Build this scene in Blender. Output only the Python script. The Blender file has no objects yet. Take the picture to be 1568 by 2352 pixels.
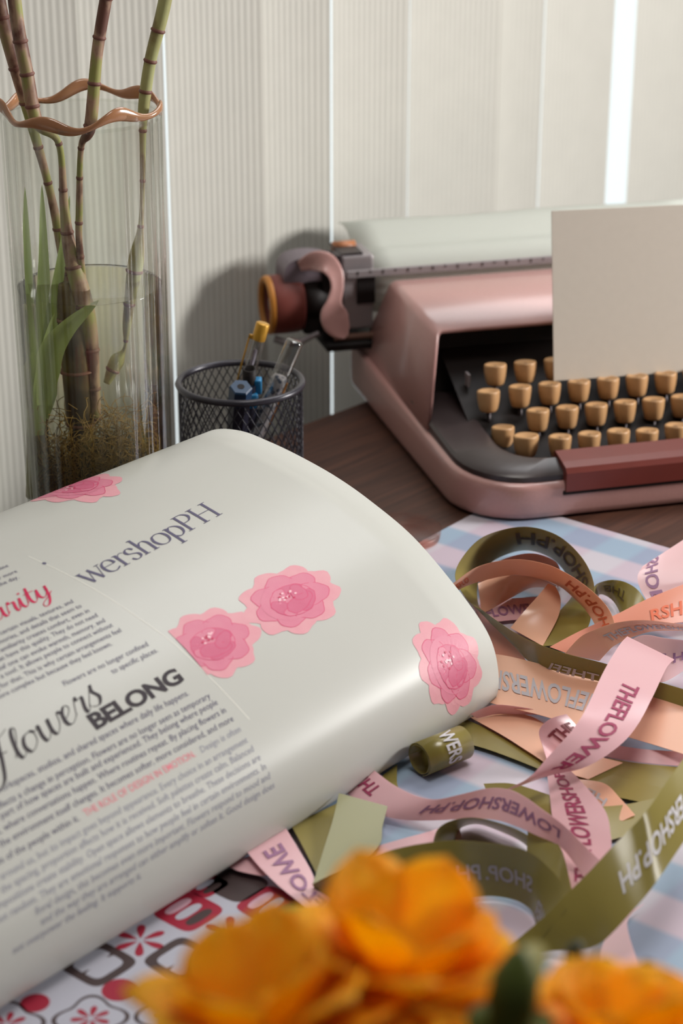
import bpy, bmesh, math, random
from math import sin, cos, pi, radians, atan2, sqrt
from mathutils import Vector, Matrix
random.seed(7)
SC = bpy.context.scene
COL = SC.collection

# ------------------------------------------------------------------ camera, light, exposure
CAMH = 0.56
PITCH = radians(23)
FPX = 4600.0
cam_d = bpy.data.cameras.new('camera')
cam_d.sensor_fit = 'VERTICAL'
cam_d.sensor_height = 36.0
cam_d.lens = FPX * 36.0 / 2352.0
cam_d.clip_start = 0.02
cam_d.dof.use_dof = True
cam_d.dof.focus_distance = 1.19
APERTURE = 0.0088
cam_d.dof.aperture_fstop = cam_d.lens / (APERTURE * 1000.0)
cam = bpy.data.objects.new('camera', cam_d)
COL.objects.link(cam)
cam.location = (0, 0, CAMH)
cam.rotation_euler = (pi / 2 - PITCH, 0, 0)
SC.camera = cam

world = bpy.data.worlds.new('world')
SC.world = world
world.use_nodes = True
world.node_tree.nodes['Background'].inputs[0].default_value = (1.0, 0.86, 0.76, 1)
world.node_tree.nodes['Background'].inputs[1].default_value = 0.065

SKY = 1.1                               # brightness of the overcast sky outside the window
def area_light(name, loc, target, sx, sy, power, color):
    d = bpy.data.lights.new(name, 'AREA')
    d.shape = 'RECTANGLE'; d.size = sx; d.size_y = sy; d.energy = power; d.color = color
    o = bpy.data.objects.new(name, d); COL.objects.link(o)
    o.location = loc
    o.rotation_euler = (Vector(target) - Vector(loc)).to_track_quat('-Z', 'Y').to_euler()
    return o
WYAW = radians(47)                       # the window wall runs off to the right rear
WD = Vector((cos(WYAW), sin(WYAW), 0)); WN = Vector((-sin(WYAW), cos(WYAW), 0))
W0 = Vector((.016, 1.551, 0)) + .10 * WN   # a point on the plane of the blinds
#area_light('window_daylight', W0 + WD * .2 + WN * .55 + Vector((0, 0, .75)), W0 + WD * .2 + Vector((0, 0, .75)), 2.6, 2.2, 27, (.97, 1.0, .99))
area_light('side_window_light', (1.35, 1.36, .50), (0, 1.25, .06), .28, .28, 17, (1.0, .98, .95))
area_light('high_window_light', (.42, 1.80, 1.25), (.05, 1.2, 0), .7, .7, 7.0, (.98, .99, 1.0))
cl = area_light('overhead_fill_light', (.20, .74, 1.5), (.20, .741, 0), .5, .5, 1.7, (1.0, .96, .90))  # added fill from above to brighten ribbons and flowers, no real fixture
cl.data.spread = radians(75)
SC.view_settings.view_transform = 'Standard'
SC.view_settings.look = 'None'
SC.view_settings.gamma = 1.0
SC.view_settings.use_curve_mapping = False
SC.view_settings.exposure = 0.28
SC.cycles.use_denoising = True
SC.cycles.transparent_max_bounces = 24
SC.cycles.max_bounces = 10

# ------------------------------------------------------------------ helpers
def ray(px, py):
    dx = (px - 784) / FPX; dy = -(py - 1176) / FPX
    return Vector((dx, cos(PITCH) + dy * sin(PITCH), -sin(PITCH) + dy * cos(PITCH)))
CAM = Vector((0, 0, CAMH))
def at_z(px, py, z=0.0):
    d = ray(px, py); t = (z - CAMH) / d.z
    return CAM + d * t
def at_y(px, py, y):
    d = ray(px, py); return CAM + d * (y / d.y)
def at_dist(px, py, r):
    return CAM + ray(px, py).normalized() * r

def lin(c):
    c = c / 255.0
    return c / 12.92 if c <= .04045 else ((c + .055) / 1.055) ** 2.4
def rgb(r, g, b): return (lin(r), lin(g), lin(b), 1)

MATS = {}
def mat(name, col, rough=.5, spec=.5, metal=0.0, noise=0.0, nscale=60.0, trans=0.0, coat=0.0, sheen=0.0, bump=0.0, col2=None):
    if name in MATS: return MATS[name]
    m = bpy.data.materials.new(name); m.use_nodes = True; MATS[name] = m
    nt = m.node_tree; N = nt.nodes; L = nt.links
    b = N['Principled BSDF']
    b.inputs['Base Color'].default_value = rgb(*col)
    b.inputs['Roughness'].default_value = rough
    b.inputs['Metallic'].default_value = metal
    b.inputs['Specular IOR Level'].default_value = spec
    b.inputs['Coat Weight'].default_value = coat; b.inputs['Coat Roughness'].default_value = .22
    b.inputs['Sheen Weight'].default_value = sheen
    tc = N.new('ShaderNodeTexCoord')
    if noise > 0 or bump > 0:
        nz = N.new('ShaderNodeTexNoise'); nz.inputs['Scale'].default_value = nscale; nz.inputs['Detail'].default_value = 5
        L.new(tc.outputs['Object'], nz.inputs['Vector'])
        if noise > 0:
            mx = N.new('ShaderNodeMix'); mx.data_type = 'RGBA'
            c2 = col2 if col2 else tuple(max(0, c * (1 - noise)) for c in col)
            mx.inputs[6].default_value = rgb(*col); mx.inputs[7].default_value = rgb(*c2)
            L.new(nz.outputs['Fac'], mx.inputs[0]); L.new(mx.outputs[2], b.inputs['Base Color'])
        if bump > 0:
            bp = N.new('ShaderNodeBump'); bp.inputs['Strength'].default_value = bump; bp.inputs['Distance'].default_value = .001
            L.new(nz.outputs['Fac'], bp.inputs['Height']); L.new(bp.outputs['Normal'], b.inputs['Normal'])
    if trans > 0:
        t = N.new('ShaderNodeBsdfTranslucent'); t.inputs[0].default_value = rgb(*col)
        ms = N.new('ShaderNodeMixShader'); ms.inputs[0].default_value = trans
        L.new(b.outputs[0], ms.inputs[1]); L.new(t.outputs[0], ms.inputs[2])
        L.new(ms.outputs[0], N['Material Output'].inputs[0])
    return m

def glass_mat(name, tint, edge=.55, base=.04, rough=.03):
    """Thin clear wall: transparent, with a mirror-like sheen that grows towards grazing angles."""
    if name in MATS: return MATS[name]
    m = bpy.data.materials.new(name); m.use_nodes = True; MATS[name] = m
    nt = m.node_tree; N = nt.nodes; L = nt.links
    N.remove(N['Principled BSDF'])
    tr = N.new('ShaderNodeBsdfTransparent'); tr.inputs[0].default_value = rgb(*tint)
    gl = N.new('ShaderNodeBsdfGlossy'); gl.inputs['Roughness'].default_value = rough
    lw = N.new('ShaderNodeLayerWeight'); lw.inputs[0].default_value = .35
    mr = N.new('ShaderNodeMapRange'); mr.inputs[3].default_value = base; mr.inputs[4].default_value = edge
    L.new(lw.outputs['Facing'], mr.inputs[0])
    ms = N.new('ShaderNodeMixShader')
    L.new(mr.outputs[0], ms.inputs[0]); L.new(tr.outputs[0], ms.inputs[1]); L.new(gl.outputs[0], ms.inputs[2])
    L.new(ms.outputs[0], N['Material Output'].inputs[0])
    return m

def mesh(name, verts, faces, mats, parent=None, smooth=True, fmat=None):
    me = bpy.data.meshes.new(name)
    me.from_pydata([tuple(v) for v in verts], [], faces)
    if not isinstance(mats, (list, tuple)): mats = [mats]
    for m in mats: me.materials.append(m)
    if fmat: me.polygons.foreach_set('material_index', fmat)
    if smooth: me.polygons.foreach_set('use_smooth', [True] * len(me.polygons))
    me.update()
    o = bpy.data.objects.new(name, me); COL.objects.link(o)
    if parent: o.parent = parent
    return o
def tag(o, label=None, cat=None, group=None, kind=None):
    if label: o['label'] = label
    if cat: o['category'] = cat
    if group: o['group'] = group
    if kind: o['kind'] = kind
    return o
def empty(name, loc=(0, 0, 0), rz=0.0):
    o = bpy.data.objects.new(name, None); COL.objects.link(o)
    o.empty_display_size = .02; o.location = loc; o.rotation_euler = (0, 0, rz)
    return o

class MB:
    """Collects shapes into one mesh."""
    def __init__(s): s.v = []; s.f = []; s.m = []
    def add(s, v, f, mi=0):
        n = len(s.v); s.v += [tuple(p) for p in v]; s.f += [tuple(i + n for i in q) for q in f]; s.m += [mi] * len(f); return s
    def box(s, x0, x1, y0, y1, z0, z1, bev=0.0, mi=0, seg=2):
        bm = bmesh.new(); bmesh.ops.create_cube(bm, size=1)
        for q in bm.verts:
            q.co = Vector((x0 + (q.co.x + .5) * (x1 - x0), y0 + (q.co.y + .5) * (y1 - y0), z0 + (q.co.z + .5) * (z1 - z0)))
        if bev > 0: bmesh.ops.bevel(bm, geom=list(bm.edges), offset=bev, segments=seg, affect='EDGES', profile=.5)
        bm.verts.index_update()
        s.add([q.co.copy() for q in bm.verts], [[q.index for q in f.verts] for f in bm.faces], mi); bm.free(); return s
    def tube(s, pts, r, n=8, mi=0, cap=True, flat=None):
        pts = [Vector(p) for p in pts]; N = len(pts)
        rs = r if isinstance(r, (list, tuple)) else [r] * N
        rings = []; up = None
        for i in range(N):
            t = (pts[min(i + 1, N - 1)] - pts[max(i - 1, 0)]).normalized()
            if up is None:
                up = Vector((0, 0, 1)) if abs(t.z) < .9 else Vector((1, 0, 0))
            a = (up - t * up.dot(t)).normalized(); b = t.cross(a); up = a
            rings.append([pts[i] + (a * cos(2 * pi * k / n) + b * sin(2 * pi * k / n)) * rs[i] for k in range(n)])
        v = [p for q in rings for p in q]
        f = [(i * n + k, i * n + (k + 1) % n, (i + 1) * n + (k + 1) % n, (i + 1) * n + k) for i in range(N - 1) for k in range(n)]
        if cap: f += [tuple(range(n - 1, -1, -1)), tuple((N - 1) * n + k for k in range(n))]
        return s.add(v, f, mi)
    def lathe(s, prof, n=32, c=(0, 0, 0), axis=None, mi=0, mod=None):
        """prof: (r, h) pairs; axis: direction of h (default z)."""
        ax = Vector(axis).normalized() if axis else Vector((0, 0, 1))
        a = (Vector((1, 0, 0)) if abs(ax.x) < .9 else Vector((0, 1, 0))); a = (a - ax * a.dot(ax)).normalized(); b = ax.cross(a)
        c = Vector(c); v = []
        for (r, h) in prof:
            for k in range(n):
                th = 2 * pi * k / n; rr = r * (mod(th) if mod else 1)
                v.append(c + ax * h + (a * cos(th) + b * sin(th)) * rr)
        f = [(i * n + k, i * n + (k + 1) % n, (i + 1) * n + (k + 1) % n, (i + 1) * n + k) for i in range(len(prof) - 1) for k in range(n)]
        return s.add(v, f, mi)
    def build(s, name, mats, parent=None, smooth=True): return mesh(name, s.v, s.f, mats, parent, smooth, s.m)

def shade_auto(o, ang=40):
    try:
        with bpy.context.temp_override(object=o, selected_objects=[o], active_object=o, selected_editable_objects=[o]):
            bpy.ops.object.shade_smooth_by_angle(angle=radians(ang))
    except Exception:
        o.data.polygons.foreach_set('use_smooth', [False] * len(o.data.polygons))
    return o

def cr(pts, n=8):
    """Catmull-Rom through tuples of any length."""
    out = []; N = len(pts)
    for i in range(N - 1):
        p0 = pts[max(i - 1, 0)]; p1 = pts[i]; p2 = pts[i + 1]; p3 = pts[min(i + 2, N - 1)]
        for k in range(n):
            t = k / n; t2 = t * t; t3 = t2 * t
            out.append(tuple(.5 * (2 * b + (c - a) * t + (2 * a - 5 * b + 4 * c - d) * t2 + (3 * b - a - 3 * c + d) * t3) for a, b, c, d in zip(p0, p1, p2, p3)))
    out.append(tuple(pts[-1])); return out

# ---- lettering
TXT = {}
def glyphs(s, bold=0.0, shear=0.0, res=2, font_space=1.0):
    """Flat lettering: vertices in a box 0..w, faces, width; letter height (capital) = 1."""
    k = (s, bold, shear, res, font_space)
    if k in TXT: return TXT[k]
    cu = bpy.data.curves.new('lettering', 'FONT'); cu.body = s; cu.size = 1.0; cu.offset = bold; cu.shear = shear
    cu.resolution_u = res; cu.fill_mode = 'FRONT'; cu.space_character = font_space
    o = bpy.data.objects.new('lettering', cu); COL.objects.link(o)
    dg = bpy.context.evaluated_depsgraph_get(); me = bpy.data.meshes.new_from_object(o.evaluated_get(dg))
    vs = [(v.co.x, v.co.y) for v in me.vertices]; fs = [tuple(p.vertices) for p in me.polygons]
    bpy.data.objects.remove(o); bpy.data.curves.remove(cu); bpy.data.meshes.remove(me)
    CAPH = .729
    vs = [(x / CAPH, y / CAPH) for x, y in vs]
    if not vs: return [], [], 0
    x0 = min(v[0] for v in vs); vs = [(x - x0, y) for x, y in vs]; w = max(v[0] for v in vs)
    TXT[k] = (vs, fs, w); return TXT[k]

def pen(strokes, thin, thick, mode='d', n=8, shear=0.0):
    """Broad-nib lettering: each stroke is a polyline; down strokes are thick ('d'), or all verticals ('s')."""
    V = []; F = []
    for st in strokes:
        md = mode
        if isinstance(st[0], str): md = st[0]; st = st[1:]
        p = cr(st, n) if len(st) > 2 else [st[0], tuple((a + b) / 2 for a, b in zip(*st)), st[1]]
        N = len(p); base = len(V); L = len(p)
        for i in range(N):
            a = p[max(i - 1, 0)]; b = p[min(i + 1, N - 1)]; dx, dy = b[0] - a[0], b[1] - a[1]; l = sqrt(dx * dx + dy * dy) or 1; dx /= l; dy /= l
            if md == 'd': k = max(0, -dy) ** 1.3
            elif md == 's': k = abs(dy) ** 1.6
            elif md == 't': k = 0
            else: k = 1
            w = .5 * (thin + (thick - thin) * k)
            for sg in (1, -1):
                x = p[i][0] - dy * w * sg; y = p[i][1] + dx * w * sg
                V.append((x + shear * y, y))
        F += [(base + 2 * i, base + 2 * i + 1, base + 2 * i + 3, base + 2 * i + 2) for i in range(N - 1)]
    return V, F
SERIF = {
 'w': (1.36, [('k', (.02, 1), (.38, 0)), ('t', (.38, 0), (.66, .95)), ('k', (.62, 1), (.98, 0)), ('t', (.98, 0), (1.28, 1)), ('t', (-.12, 1), (.2, 1)), ('t', (1.1, 1), (1.42, 1))]),
 'e': (.98, [('t', (.1, .56), (.86, .56)), ('s', (.86, .56), (.76, .88), (.48, 1), (.18, .84), (.07, .5), (.17, .15), (.48, 0), (.85, .16))]),
 'r': (.76, [('s', (.24, 1), (.24, 0)), ('t', (.24, .62), (.42, .92), (.62, .98), (.72, .9)), ('t', (.02, 0), (.46, 0)), ('t', (.04, .97), (.24, 1))]),
 's': (.78, [('s', (.62, .78), (.5, .97), (.3, 1), (.12, .84), (.16, .62), (.4, .5), (.62, .36), (.64, .14), (.48, .01), (.25, 0), (.08, .2))]),
 'h': (1.16, [('s', (.24, 1.5), (.24, 0)), ('s', (.24, .68), (.46, .95), (.72, .98), (.88, .75), (.88, .4), (.88, 0)), ('t', (.04, 0), (.44, 0)), ('t', (.68, 0), (1.08, 0)), ('t', (.04, 1.47), (.24, 1.5))]),
 'o': (1.06, [('s', (.52, 1), (.2, .87), (.07, .5), (.2, .13), (.52, 0), (.84, .13), (.97, .5), (.84, .87), (.52, 1))]),
 'p': (1.1, [('s', (.24, 1), (.24, -.52)), ('s', (.24, .74), (.5, .98), (.86, .82), (.98, .5), (.86, .16), (.54, 0), (.24, .2)), ('t', (.04, -.52), (.46, -.52)), ('t', (.04, .97), (.24, 1))]),
 'P': (1.14, [('s', (.26, 1.46), (.26, 0)), ('s', (.26, 1.46), (.74, 1.43), (.98, 1.1), (.74, .76), (.26, .72)), ('t', (.03, 0), (.5, 0)), ('t', (.03, 1.46), (.3, 1.46))]),
 'H': (1.5, [('s', (.26, 1.46), (.26, 0)), ('s', (1.22, 1.46), (1.22, 0)), ('t', (.26, .76), (1.22, .76)), ('t', (.03, 0), (.5, 0)), ('t', (.03, 1.46), (.5, 1.46)), ('t', (.98, 0), (1.46, 0)), ('t', (.98, 1.46), (1.46, 1.46))]),
}
SCRIPT = {
 'F': (.95, [((-.12, 1.35), (.05, 1.62), (.4, 1.6), (.75, 1.58), (1.05, 1.75)), ((.6, 1.6), (.5, 1.1), (.4, .4), (.22, -.35), (-.1, -.62), (-.35, -.5)), ((.2, .72), (.45, .78), (.72, .74))]),
 'l': (.46, [((0, .2), (.28, .9), (.42, 1.45), (.3, 1.6), (.18, 1.2), (.15, .4), (.28, 0), (.5, .2))]),
 'o': (.74, [((.45, .95), (.15, .85), (.05, .4), (.25, 0), (.55, .25), (.6, .7), (.45, .95), (.62, .8), (.85, .85))]),
 'w': (1.1, [((0, .92), (.1, .9), (.12, .35), (.25, 0), (.48, .3), (.55, .95)), ((.55, .95), (.56, .3), (.72, 0), (.95, .4), (1.0, .95), (1.18, .75))]),
 'e': (.62, [((0, .3), (.36, .55), (.45, .85), (.28, 1), (.1, .65), (.15, .12), (.38, 0), (.65, .3))]),
 'r': (.66, [((0, .2), (.2, 1.05), (.28, .86), (.5, .88), (.45, .3), (.52, 0), (.72, .25))]),
 's': (.66, [((0, .2), (.38, 1.15), (.36, .8), (.55, .35), (.4, 0), (.1, .12))]),
 'a': (.8, [((.55, .85), (.3, 1), (.06, .6), (.1, .08), (.34, .1), (.55, .6), (.6, .98), (.55, .3), (.65, 0), (.88, .3))]),
 'i': (.5, [((0, .2), (.22, .98), (.18, .3), (.32, 0), (.54, .3)), ((.33, 1.4), (.36, 1.28))]),
 't': (.54, [((0, .2), (.3, 1.55), (.2, .4), (.34, 0), (.58, .3)), ((.02, 1.0), (.3, 1.04), (.58, 1.02))]),
 'y': (.8, [((0, .2), (.2, .98), (.18, .3), (.38, .05), (.6, .4), (.7, .98), (.6, 0), (.38, -.6), (.14, -.7), (.1, -.4), (.5, -.05), (.85, .3))]),
}
def pen_word(word, table, thin, thick, mode, shear=0.0, gap=0.0):
    V = []; F = []; x = 0
    for ch in word:
        adv, st = table[ch]
        v, f = pen(st, thin, thick, mode, shear=shear)
        n = len(V); V += [(a + x, b) for a, b in v]; F += [tuple(i + n for i in q) for q in f]; x += adv + gap
    x0 = min(v[0] for v in V); V = [(a - x0, b) for a, b in V]
    return V, F, max(v[0] for v in V)

# ------------------------------------------------------------------ materials
M_white_slat = mat('blind_fabric', (210, 208, 199), .8, .2, trans=.03, noise=.04, nscale=40)
M_paper = mat('coated_paper', (190, 190, 184), .36, .4, noise=.015, nscale=25)
M_ink = mat('ink_navy', (92, 88, 112), .6, .2)
M_ink_grey = mat('ink_grey', (150, 150, 162), .6, .2)
M_ink_black = mat('ink_black', (50, 42, 48), .5, .3)
M_ink_red = mat('ink_red', (196, 44, 84), .6, .2)
M_ink_coral = mat('ink_coral', (226, 130, 142), .6, .2)
M_pink_body = mat('pink_enamel', (192, 144, 138), .45, .5, noise=.05, nscale=400, bump=.12, coat=1.0)
M_black = mat('black_plastic', (28, 21, 20), .6, .3, noise=.1, nscale=80)
M_trim = mat('charcoal_trim', (62, 52, 52), .32, .5, noise=.1, nscale=120)
M_dark_metal = mat('dark_metal', (58, 50, 52), .4, .5, .6, noise=.1)
M_steel = mat('brushed_steel', (158, 150, 152), .38, .5, .25, noise=.1, nscale=90)
M_key = mat('tan_key_plastic', (194, 150, 104), .4, .5, noise=.05, nscale=90)
M_spacebar = mat('red_brown_plastic', (112, 46, 38), .35, .5, noise=.1, nscale=60)
M_knob = mat('brick_red_rubber', (128, 62, 54), .5, .4, noise=.1, nscale=90)
M_amber = mat('amber_plastic', (196, 128, 50), .4, .5)
M_card = mat('beige_card', (216, 206, 193), .8, .2, noise=.03, nscale=150, trans=.1)
M_thin_paper = mat('thin_white_paper', (226, 228, 220), .7, .2, trans=.35)
M_wire = mat('black_wire', (44, 42, 50), .35, .5, .3)
M_rim_wire = mat('black_enamel', (52, 50, 58), .3, .5, .2)
M_blue = mat('blue_plastic', (34, 62, 92), .35, .5)
M_cyan = mat('bright_blue_plastic', (30, 120, 170), .3, .5)
M_navy = mat('navy_plastic', (28, 32, 50), .35, .5)
M_gold = mat('gold_plastic', (196, 146, 50), .3, .5, .35)
M_pen_clear = glass_mat('clear_plastic', (232, 230, 228), .6, .10)
M_vase = glass_mat('clear_glass', (252, 253, 251), .50, .02)
M_cover = glass_mat('window_glass', (250, 252, 252), .2, .03)
M_disc = glass_mat('rosy_clear_plastic', (250, 238, 234), .10, .01, .35)

m = bpy.data.materials.new('tinted_water'); m.use_nodes = True
N = m.node_tree.nodes; L = m.node_tree.links; N.remove(N['Principled BSDF'])
tr = N.new('ShaderNodeBsdfTransparent'); tr.inputs[0].default_value = rgb(249, 247, 234)
rf = N.new('ShaderNodeBsdfRefraction'); rf.inputs['IOR'].default_value = 1.12; rf.inputs['Roughness'].default_value = .04; rf.inputs[0].default_value = rgb(240, 236, 214)
ms = N.new('ShaderNodeMixShader'); ms.inputs[0].default_value = 0.0
gl = N.new('ShaderNodeBsdfGlossy'); gl.inputs['Roughness'].default_value = .05
fr = N.new('ShaderNodeFresnel'); fr.inputs[0].default_value = 1.33
m2 = N.new('ShaderNodeMixShader')
L.new(tr.outputs[0], ms.inputs[1]); L.new(rf.outputs[0], ms.inputs[2])
L.new(fr.outputs[0], m2.inputs[0]); L.new(ms.outputs[0], m2.inputs[1]); L.new(gl.outputs[0], m2.inputs[2])
L.new(m2.outputs[0], N['Material Output'].inputs[0]); M_water = m

m = bpy.data.materials.new('dark_walnut'); m.use_nodes = True
N = m.node_tree.nodes; L = m.node_tree.links; b = N['Principled BSDF']
tc = N.new('ShaderNodeTexCoord'); mp = N.new('ShaderNodeMapping'); mp.inputs['Scale'].default_value = (3, 60, 3)
nz = N.new('ShaderNodeTexNoise'); nz.inputs['Scale'].default_value = 3; nz.inputs['Detail'].default_value = 8; nz.inputs['Distortion'].default_value = .6
rp = N.new('ShaderNodeValToRGB'); rp.color_ramp.elements[0].position = .3; rp.color_ramp.elements[0].color = rgb(50, 28, 20)
rp.color_ramp.elements[1].position = .7; rp.color_ramp.elements[1].color = rgb(86, 53, 39)
L.new(tc.outputs['Object'], mp.inputs[0]); L.new(mp.outputs[0], nz.inputs['Vector']); L.new(nz.outputs['Fac'], rp.inputs[0])
L.new(rp.outputs[0], b.inputs['Base Color']); b.inputs['Roughness'].default_value = .5; M_desk = m

def gingham():
    m = bpy.data.materials.new('pastel_gingham'); m.use_nodes = True
    N = m.node_tree.nodes; L = m.node_tree.links; b = N['Principled BSDF']; b.inputs['Roughness'].default_value = .55
    tc = N.new('ShaderNodeTexCoord'); sp = N.new('ShaderNodeSeparateXYZ'); L.new(tc.outputs['Object'], sp.inputs[0])
    def band(out, scale, ph):
        mu = N.new('ShaderNodeMath'); mu.operation = 'MULTIPLY_ADD'; mu.inputs[1].default_value = scale; mu.inputs[2].default_value = ph; L.new(out, mu.inputs[0])
        fr = N.new('ShaderNodeMath'); fr.operation = 'PINGPONG'; fr.inputs[1].default_value = 1; L.new(mu.outputs[0], fr.inputs[0])
        r = N.new('ShaderNodeMapRange'); r.inputs[1].default_value = .42; r.inputs[2].default_value = .58; L.new(fr.outputs[0], r.inputs[0]); return r.outputs[0]
    def mixc(fac, a, c, mode='MIX'):
        x = N.new('ShaderNodeMix'); x.data_type = 'RGBA'; x.blend_type = mode
        if isinstance(fac, float): x.inputs[0].default_value = fac
        else: L.new(fac, x.inputs[0])
        for i, q in ((6, a), (7, c)):
            if isinstance(q, tuple): x.inputs[i].default_value = q
            else: L.new(q, x.inputs[i])
        return x.outputs[2]
    bx = band(sp.outputs[0], 36, .2); by = band(sp.outputs[1], 36, .1)
    c1 = mixc(bx, rgb(206, 202, 210), rgb(158, 182, 202))
    c2 = mixc(by, rgb(218, 212, 217), rgb(212, 182, 197))
    L.new(mixc(.62, c1, c2, 'MULTIPLY'), b.inputs['Base Color'])
    return m
M_gingham = gingham()

# ------------------------------------------------------------------ the setting
FLOORZ = -.75
fl = mesh('floor', [(-3, -2, FLOORZ), (4, -2, FLOORZ), (4, 4.5, FLOORZ), (-3, 4.5, FLOORZ)], [(0, 1, 2, 3)], mat('floor_boards', (120, 92, 74), .5, noise=.2, nscale=8), smooth=False)
tag(fl, kind='structure')
def wall_pt(s, n, z): return W0 + WD * s + WN * n + Vector((0, 0, z))
sk = bpy.data.materials.new('overcast_sky'); sk.use_nodes = True
_n = sk.node_tree.nodes; _n.remove(_n['Principled BSDF']); _e = _n.new('ShaderNodeEmission'); _e.inputs[0].default_value = (.92, .98, 1.0, 1); _e.inputs[1].default_value = SKY
sk.node_tree.links.new(_e.outputs[0], _n['Material Output'].inputs[0])
tag(mesh('background_sky', [wall_pt(-2.6, 1.0, -.75), wall_pt(3.4, 1.0, -.75), wall_pt(3.4, 1.0, 2.6), wall_pt(-2.6, 1.0, 2.6)], [(0, 1, 2, 3)], sk, smooth=False), kind='structure')
# back wall with one wide window opening, behind the blinds
wb = MB(); T0, T1 = .10, .22
def wall_box(mb, s0, s1, z0, z1, n0=T0, n1=T1):
    P = [wall_pt(s, n, z) for z in (z0, z1) for n in (n0, n1) for s in (s0, s1)]
    mb.add(P, [(0, 1, 3, 2), (4, 6, 7, 5), (0, 4, 5, 1), (2, 3, 7, 6), (0, 2, 6, 4), (1, 5, 7, 3)])
wall_box(wb, -2.2, 2.6, FLOORZ, -.25); wall_box(wb, -2.2, 2.6, 1.6, 2.0); wall_box(wb, -2.2, -1.0, -.25, 1.6); wall_box(wb, 1.4, 2.6, -.25, 1.6)
tag(wb.build('wall_back', mat('wall_paint', (206, 202, 194), .8, noise=.03), smooth=False), kind='structure')
wf = MB()
for (s0, s1, z0, z1) in ((-1.0, -.95, -.25, 1.6), (1.35, 1.4, -.25, 1.6), (-.95, 1.35, -.25, -.2), (-.95, 1.35, 1.55, 1.6), (.88, .92, -.2, 1.55)):
    wall_box(wf, s0, s1, z0, z1, .13, .18)
wfo = tag(wf.build('window_1', mat('white_frame', (230, 232, 232), .4), smooth=False), kind='structure')
wp = MB(); wall_box(wp, -.95, 1.35, -.2, 1.55, .152, .156)
wp.build('pane', M_cover, wfo, smooth=False)

# vertical blinds: one hanging set, each slat a part
bl = empty('vertical_blinds', W0); tag(bl, 'tall ribbed off-white vertical blinds hanging across the window behind the desk', 'blinds')
def slat(s0, s1, tilt, n_off):
    n = int((s1 - s0) / .0011); V = []; F = []
    sc = (s0 + s1) / 2
    for i in range(n + 1):
        x = (i / n - .5) * (s1 - s0)
        bow = .0035 * (1 - (2 * i / n - 1) ** 2)
        rib = .00024 * cos(2 * pi * x / .0062)
        for z in (-.30, 1.45):
            p = WD * (sc + x * cos(tilt)) + WN * (x * sin(tilt) + bow + rib + n_off); V.append((p.x, p.y, z))
    F = [(2 * i, 2 * i + 2, 2 * i + 3, 2 * i + 1) for i in range(n)]
    return mesh('slat', V, F, M_white_slat, bl)
edges = [-.80, -.70, -.60, -.505, -.405, -.306, -.2072, -.1089, -.0153, .0763, .1759, .2846, .3661, .4639]
LAP = [.006, .006, .006, .006, .004, .006, -.0092, .005, -.0098, -.0104, .005, -.0108, 0.0]
for i in range(len(edges) - 1): slat(edges[i] - .0005, edges[i + 1] + LAP[i], radians(-4 if i % 2 else -5), .0)
e2 = [.512, .597, .69, .79, .89, .99, 1.09]
for i in range(len(e2) - 1): slat(e2[i], e2[i + 1] + .006, radians(-6), .0)
hr = MB(); P = [wall_pt(s, n, z) - W0 for z in (1.45, 1.50) for n in (-.02, .02) for s in (-.82, 1.12)]
hr.add(P, [(0, 1, 3, 2), (4, 6, 7, 5), (0, 4, 5, 1), (2, 3, 7, 6), (0, 2, 6, 4), (1, 5, 7, 3)]); hr.build('headrail', MATS['white_frame'], bl, False)

# desk: top edge line runs parallel to the window
DY = radians(47.5)
dk = empty('desk', (.016, 1.551, 0), DY); tag(dk, 'dark walnut desk carrying the typewriter, vase and ribbons', 'desk')
MB().box(-.85, 1.0, -1.45, 0, -.03, 0, .003).build('desk_top', M_desk, dk, False)
for x in (-.8, .95):
    for y in (-1.4, -.05): MB().box(x - .025, x + .025, y - .025, y + .025, FLOORZ, -.03, .003).build('leg', M_desk, dk, False)

# ------------------------------------------------------------------ rolled magazine
AL = radians(49.8)
PA = Vector((cos(AL), sin(AL), 0)); PB = Vector((sin(AL), -cos(AL), 0))
PG = at_z(1115, 1632)
PROF = [(-.236, .0010), (-.2445, .015), (-.2475, .04), (-.247, .065), (-.2425, .088), (-.232, .107), (-.214, .1205), (-.19, .1258), (-.166, .1245), (-.1415, .1212), (-.114, .1156), (-.0875, .1072),
        (-.0548, .093), (-.0225, .0700), (-.0034, .0527), (.0052, .0385), (.0086, .0206), (.0062, .0075), (.0, .0016), (-.012, .0008), (-.06, .0008)]
PP = cr(PROF, 8)
PT = [0.0]
for i in range(1, len(PP)): PT.append(PT[-1] + sqrt((PP[i][0] - PP[i - 1][0]) ** 2 + (PP[i][1] - PP[i - 1][1]) ** 2))
def page_bz(t):
    if t <= 0: return PP[0], 0
    for i in range(1, len(PT)):
        if PT[i] >= t:
            k = (t - PT[i - 1]) / (PT[i] - PT[i - 1])
            return (PP[i - 1][0] + (PP[i][0] - PP[i - 1][0]) * k, PP[i - 1][1] + (PP[i][1] - PP[i - 1][1]) * k), i
    return PP[-1], len(PT) - 1
def page_pt(A, T, off=0.0):
    """Point of the curved sheet: A along the text lines, T down the page; off lifts it outward."""
    (b, z), i = page_bz(T); i = max(2, min(i, len(PP) - 2))
    tb, tz = PP[i + 1][0] - PP[i - 2][0], PP[i + 1][1] - PP[i - 2][1]; l = sqrt(tb * tb + tz * tz)
    b += -tz / l * off * 1; z += tb / l * off
    p = PG + PA * A + PB * b; p.z = z; return p
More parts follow.
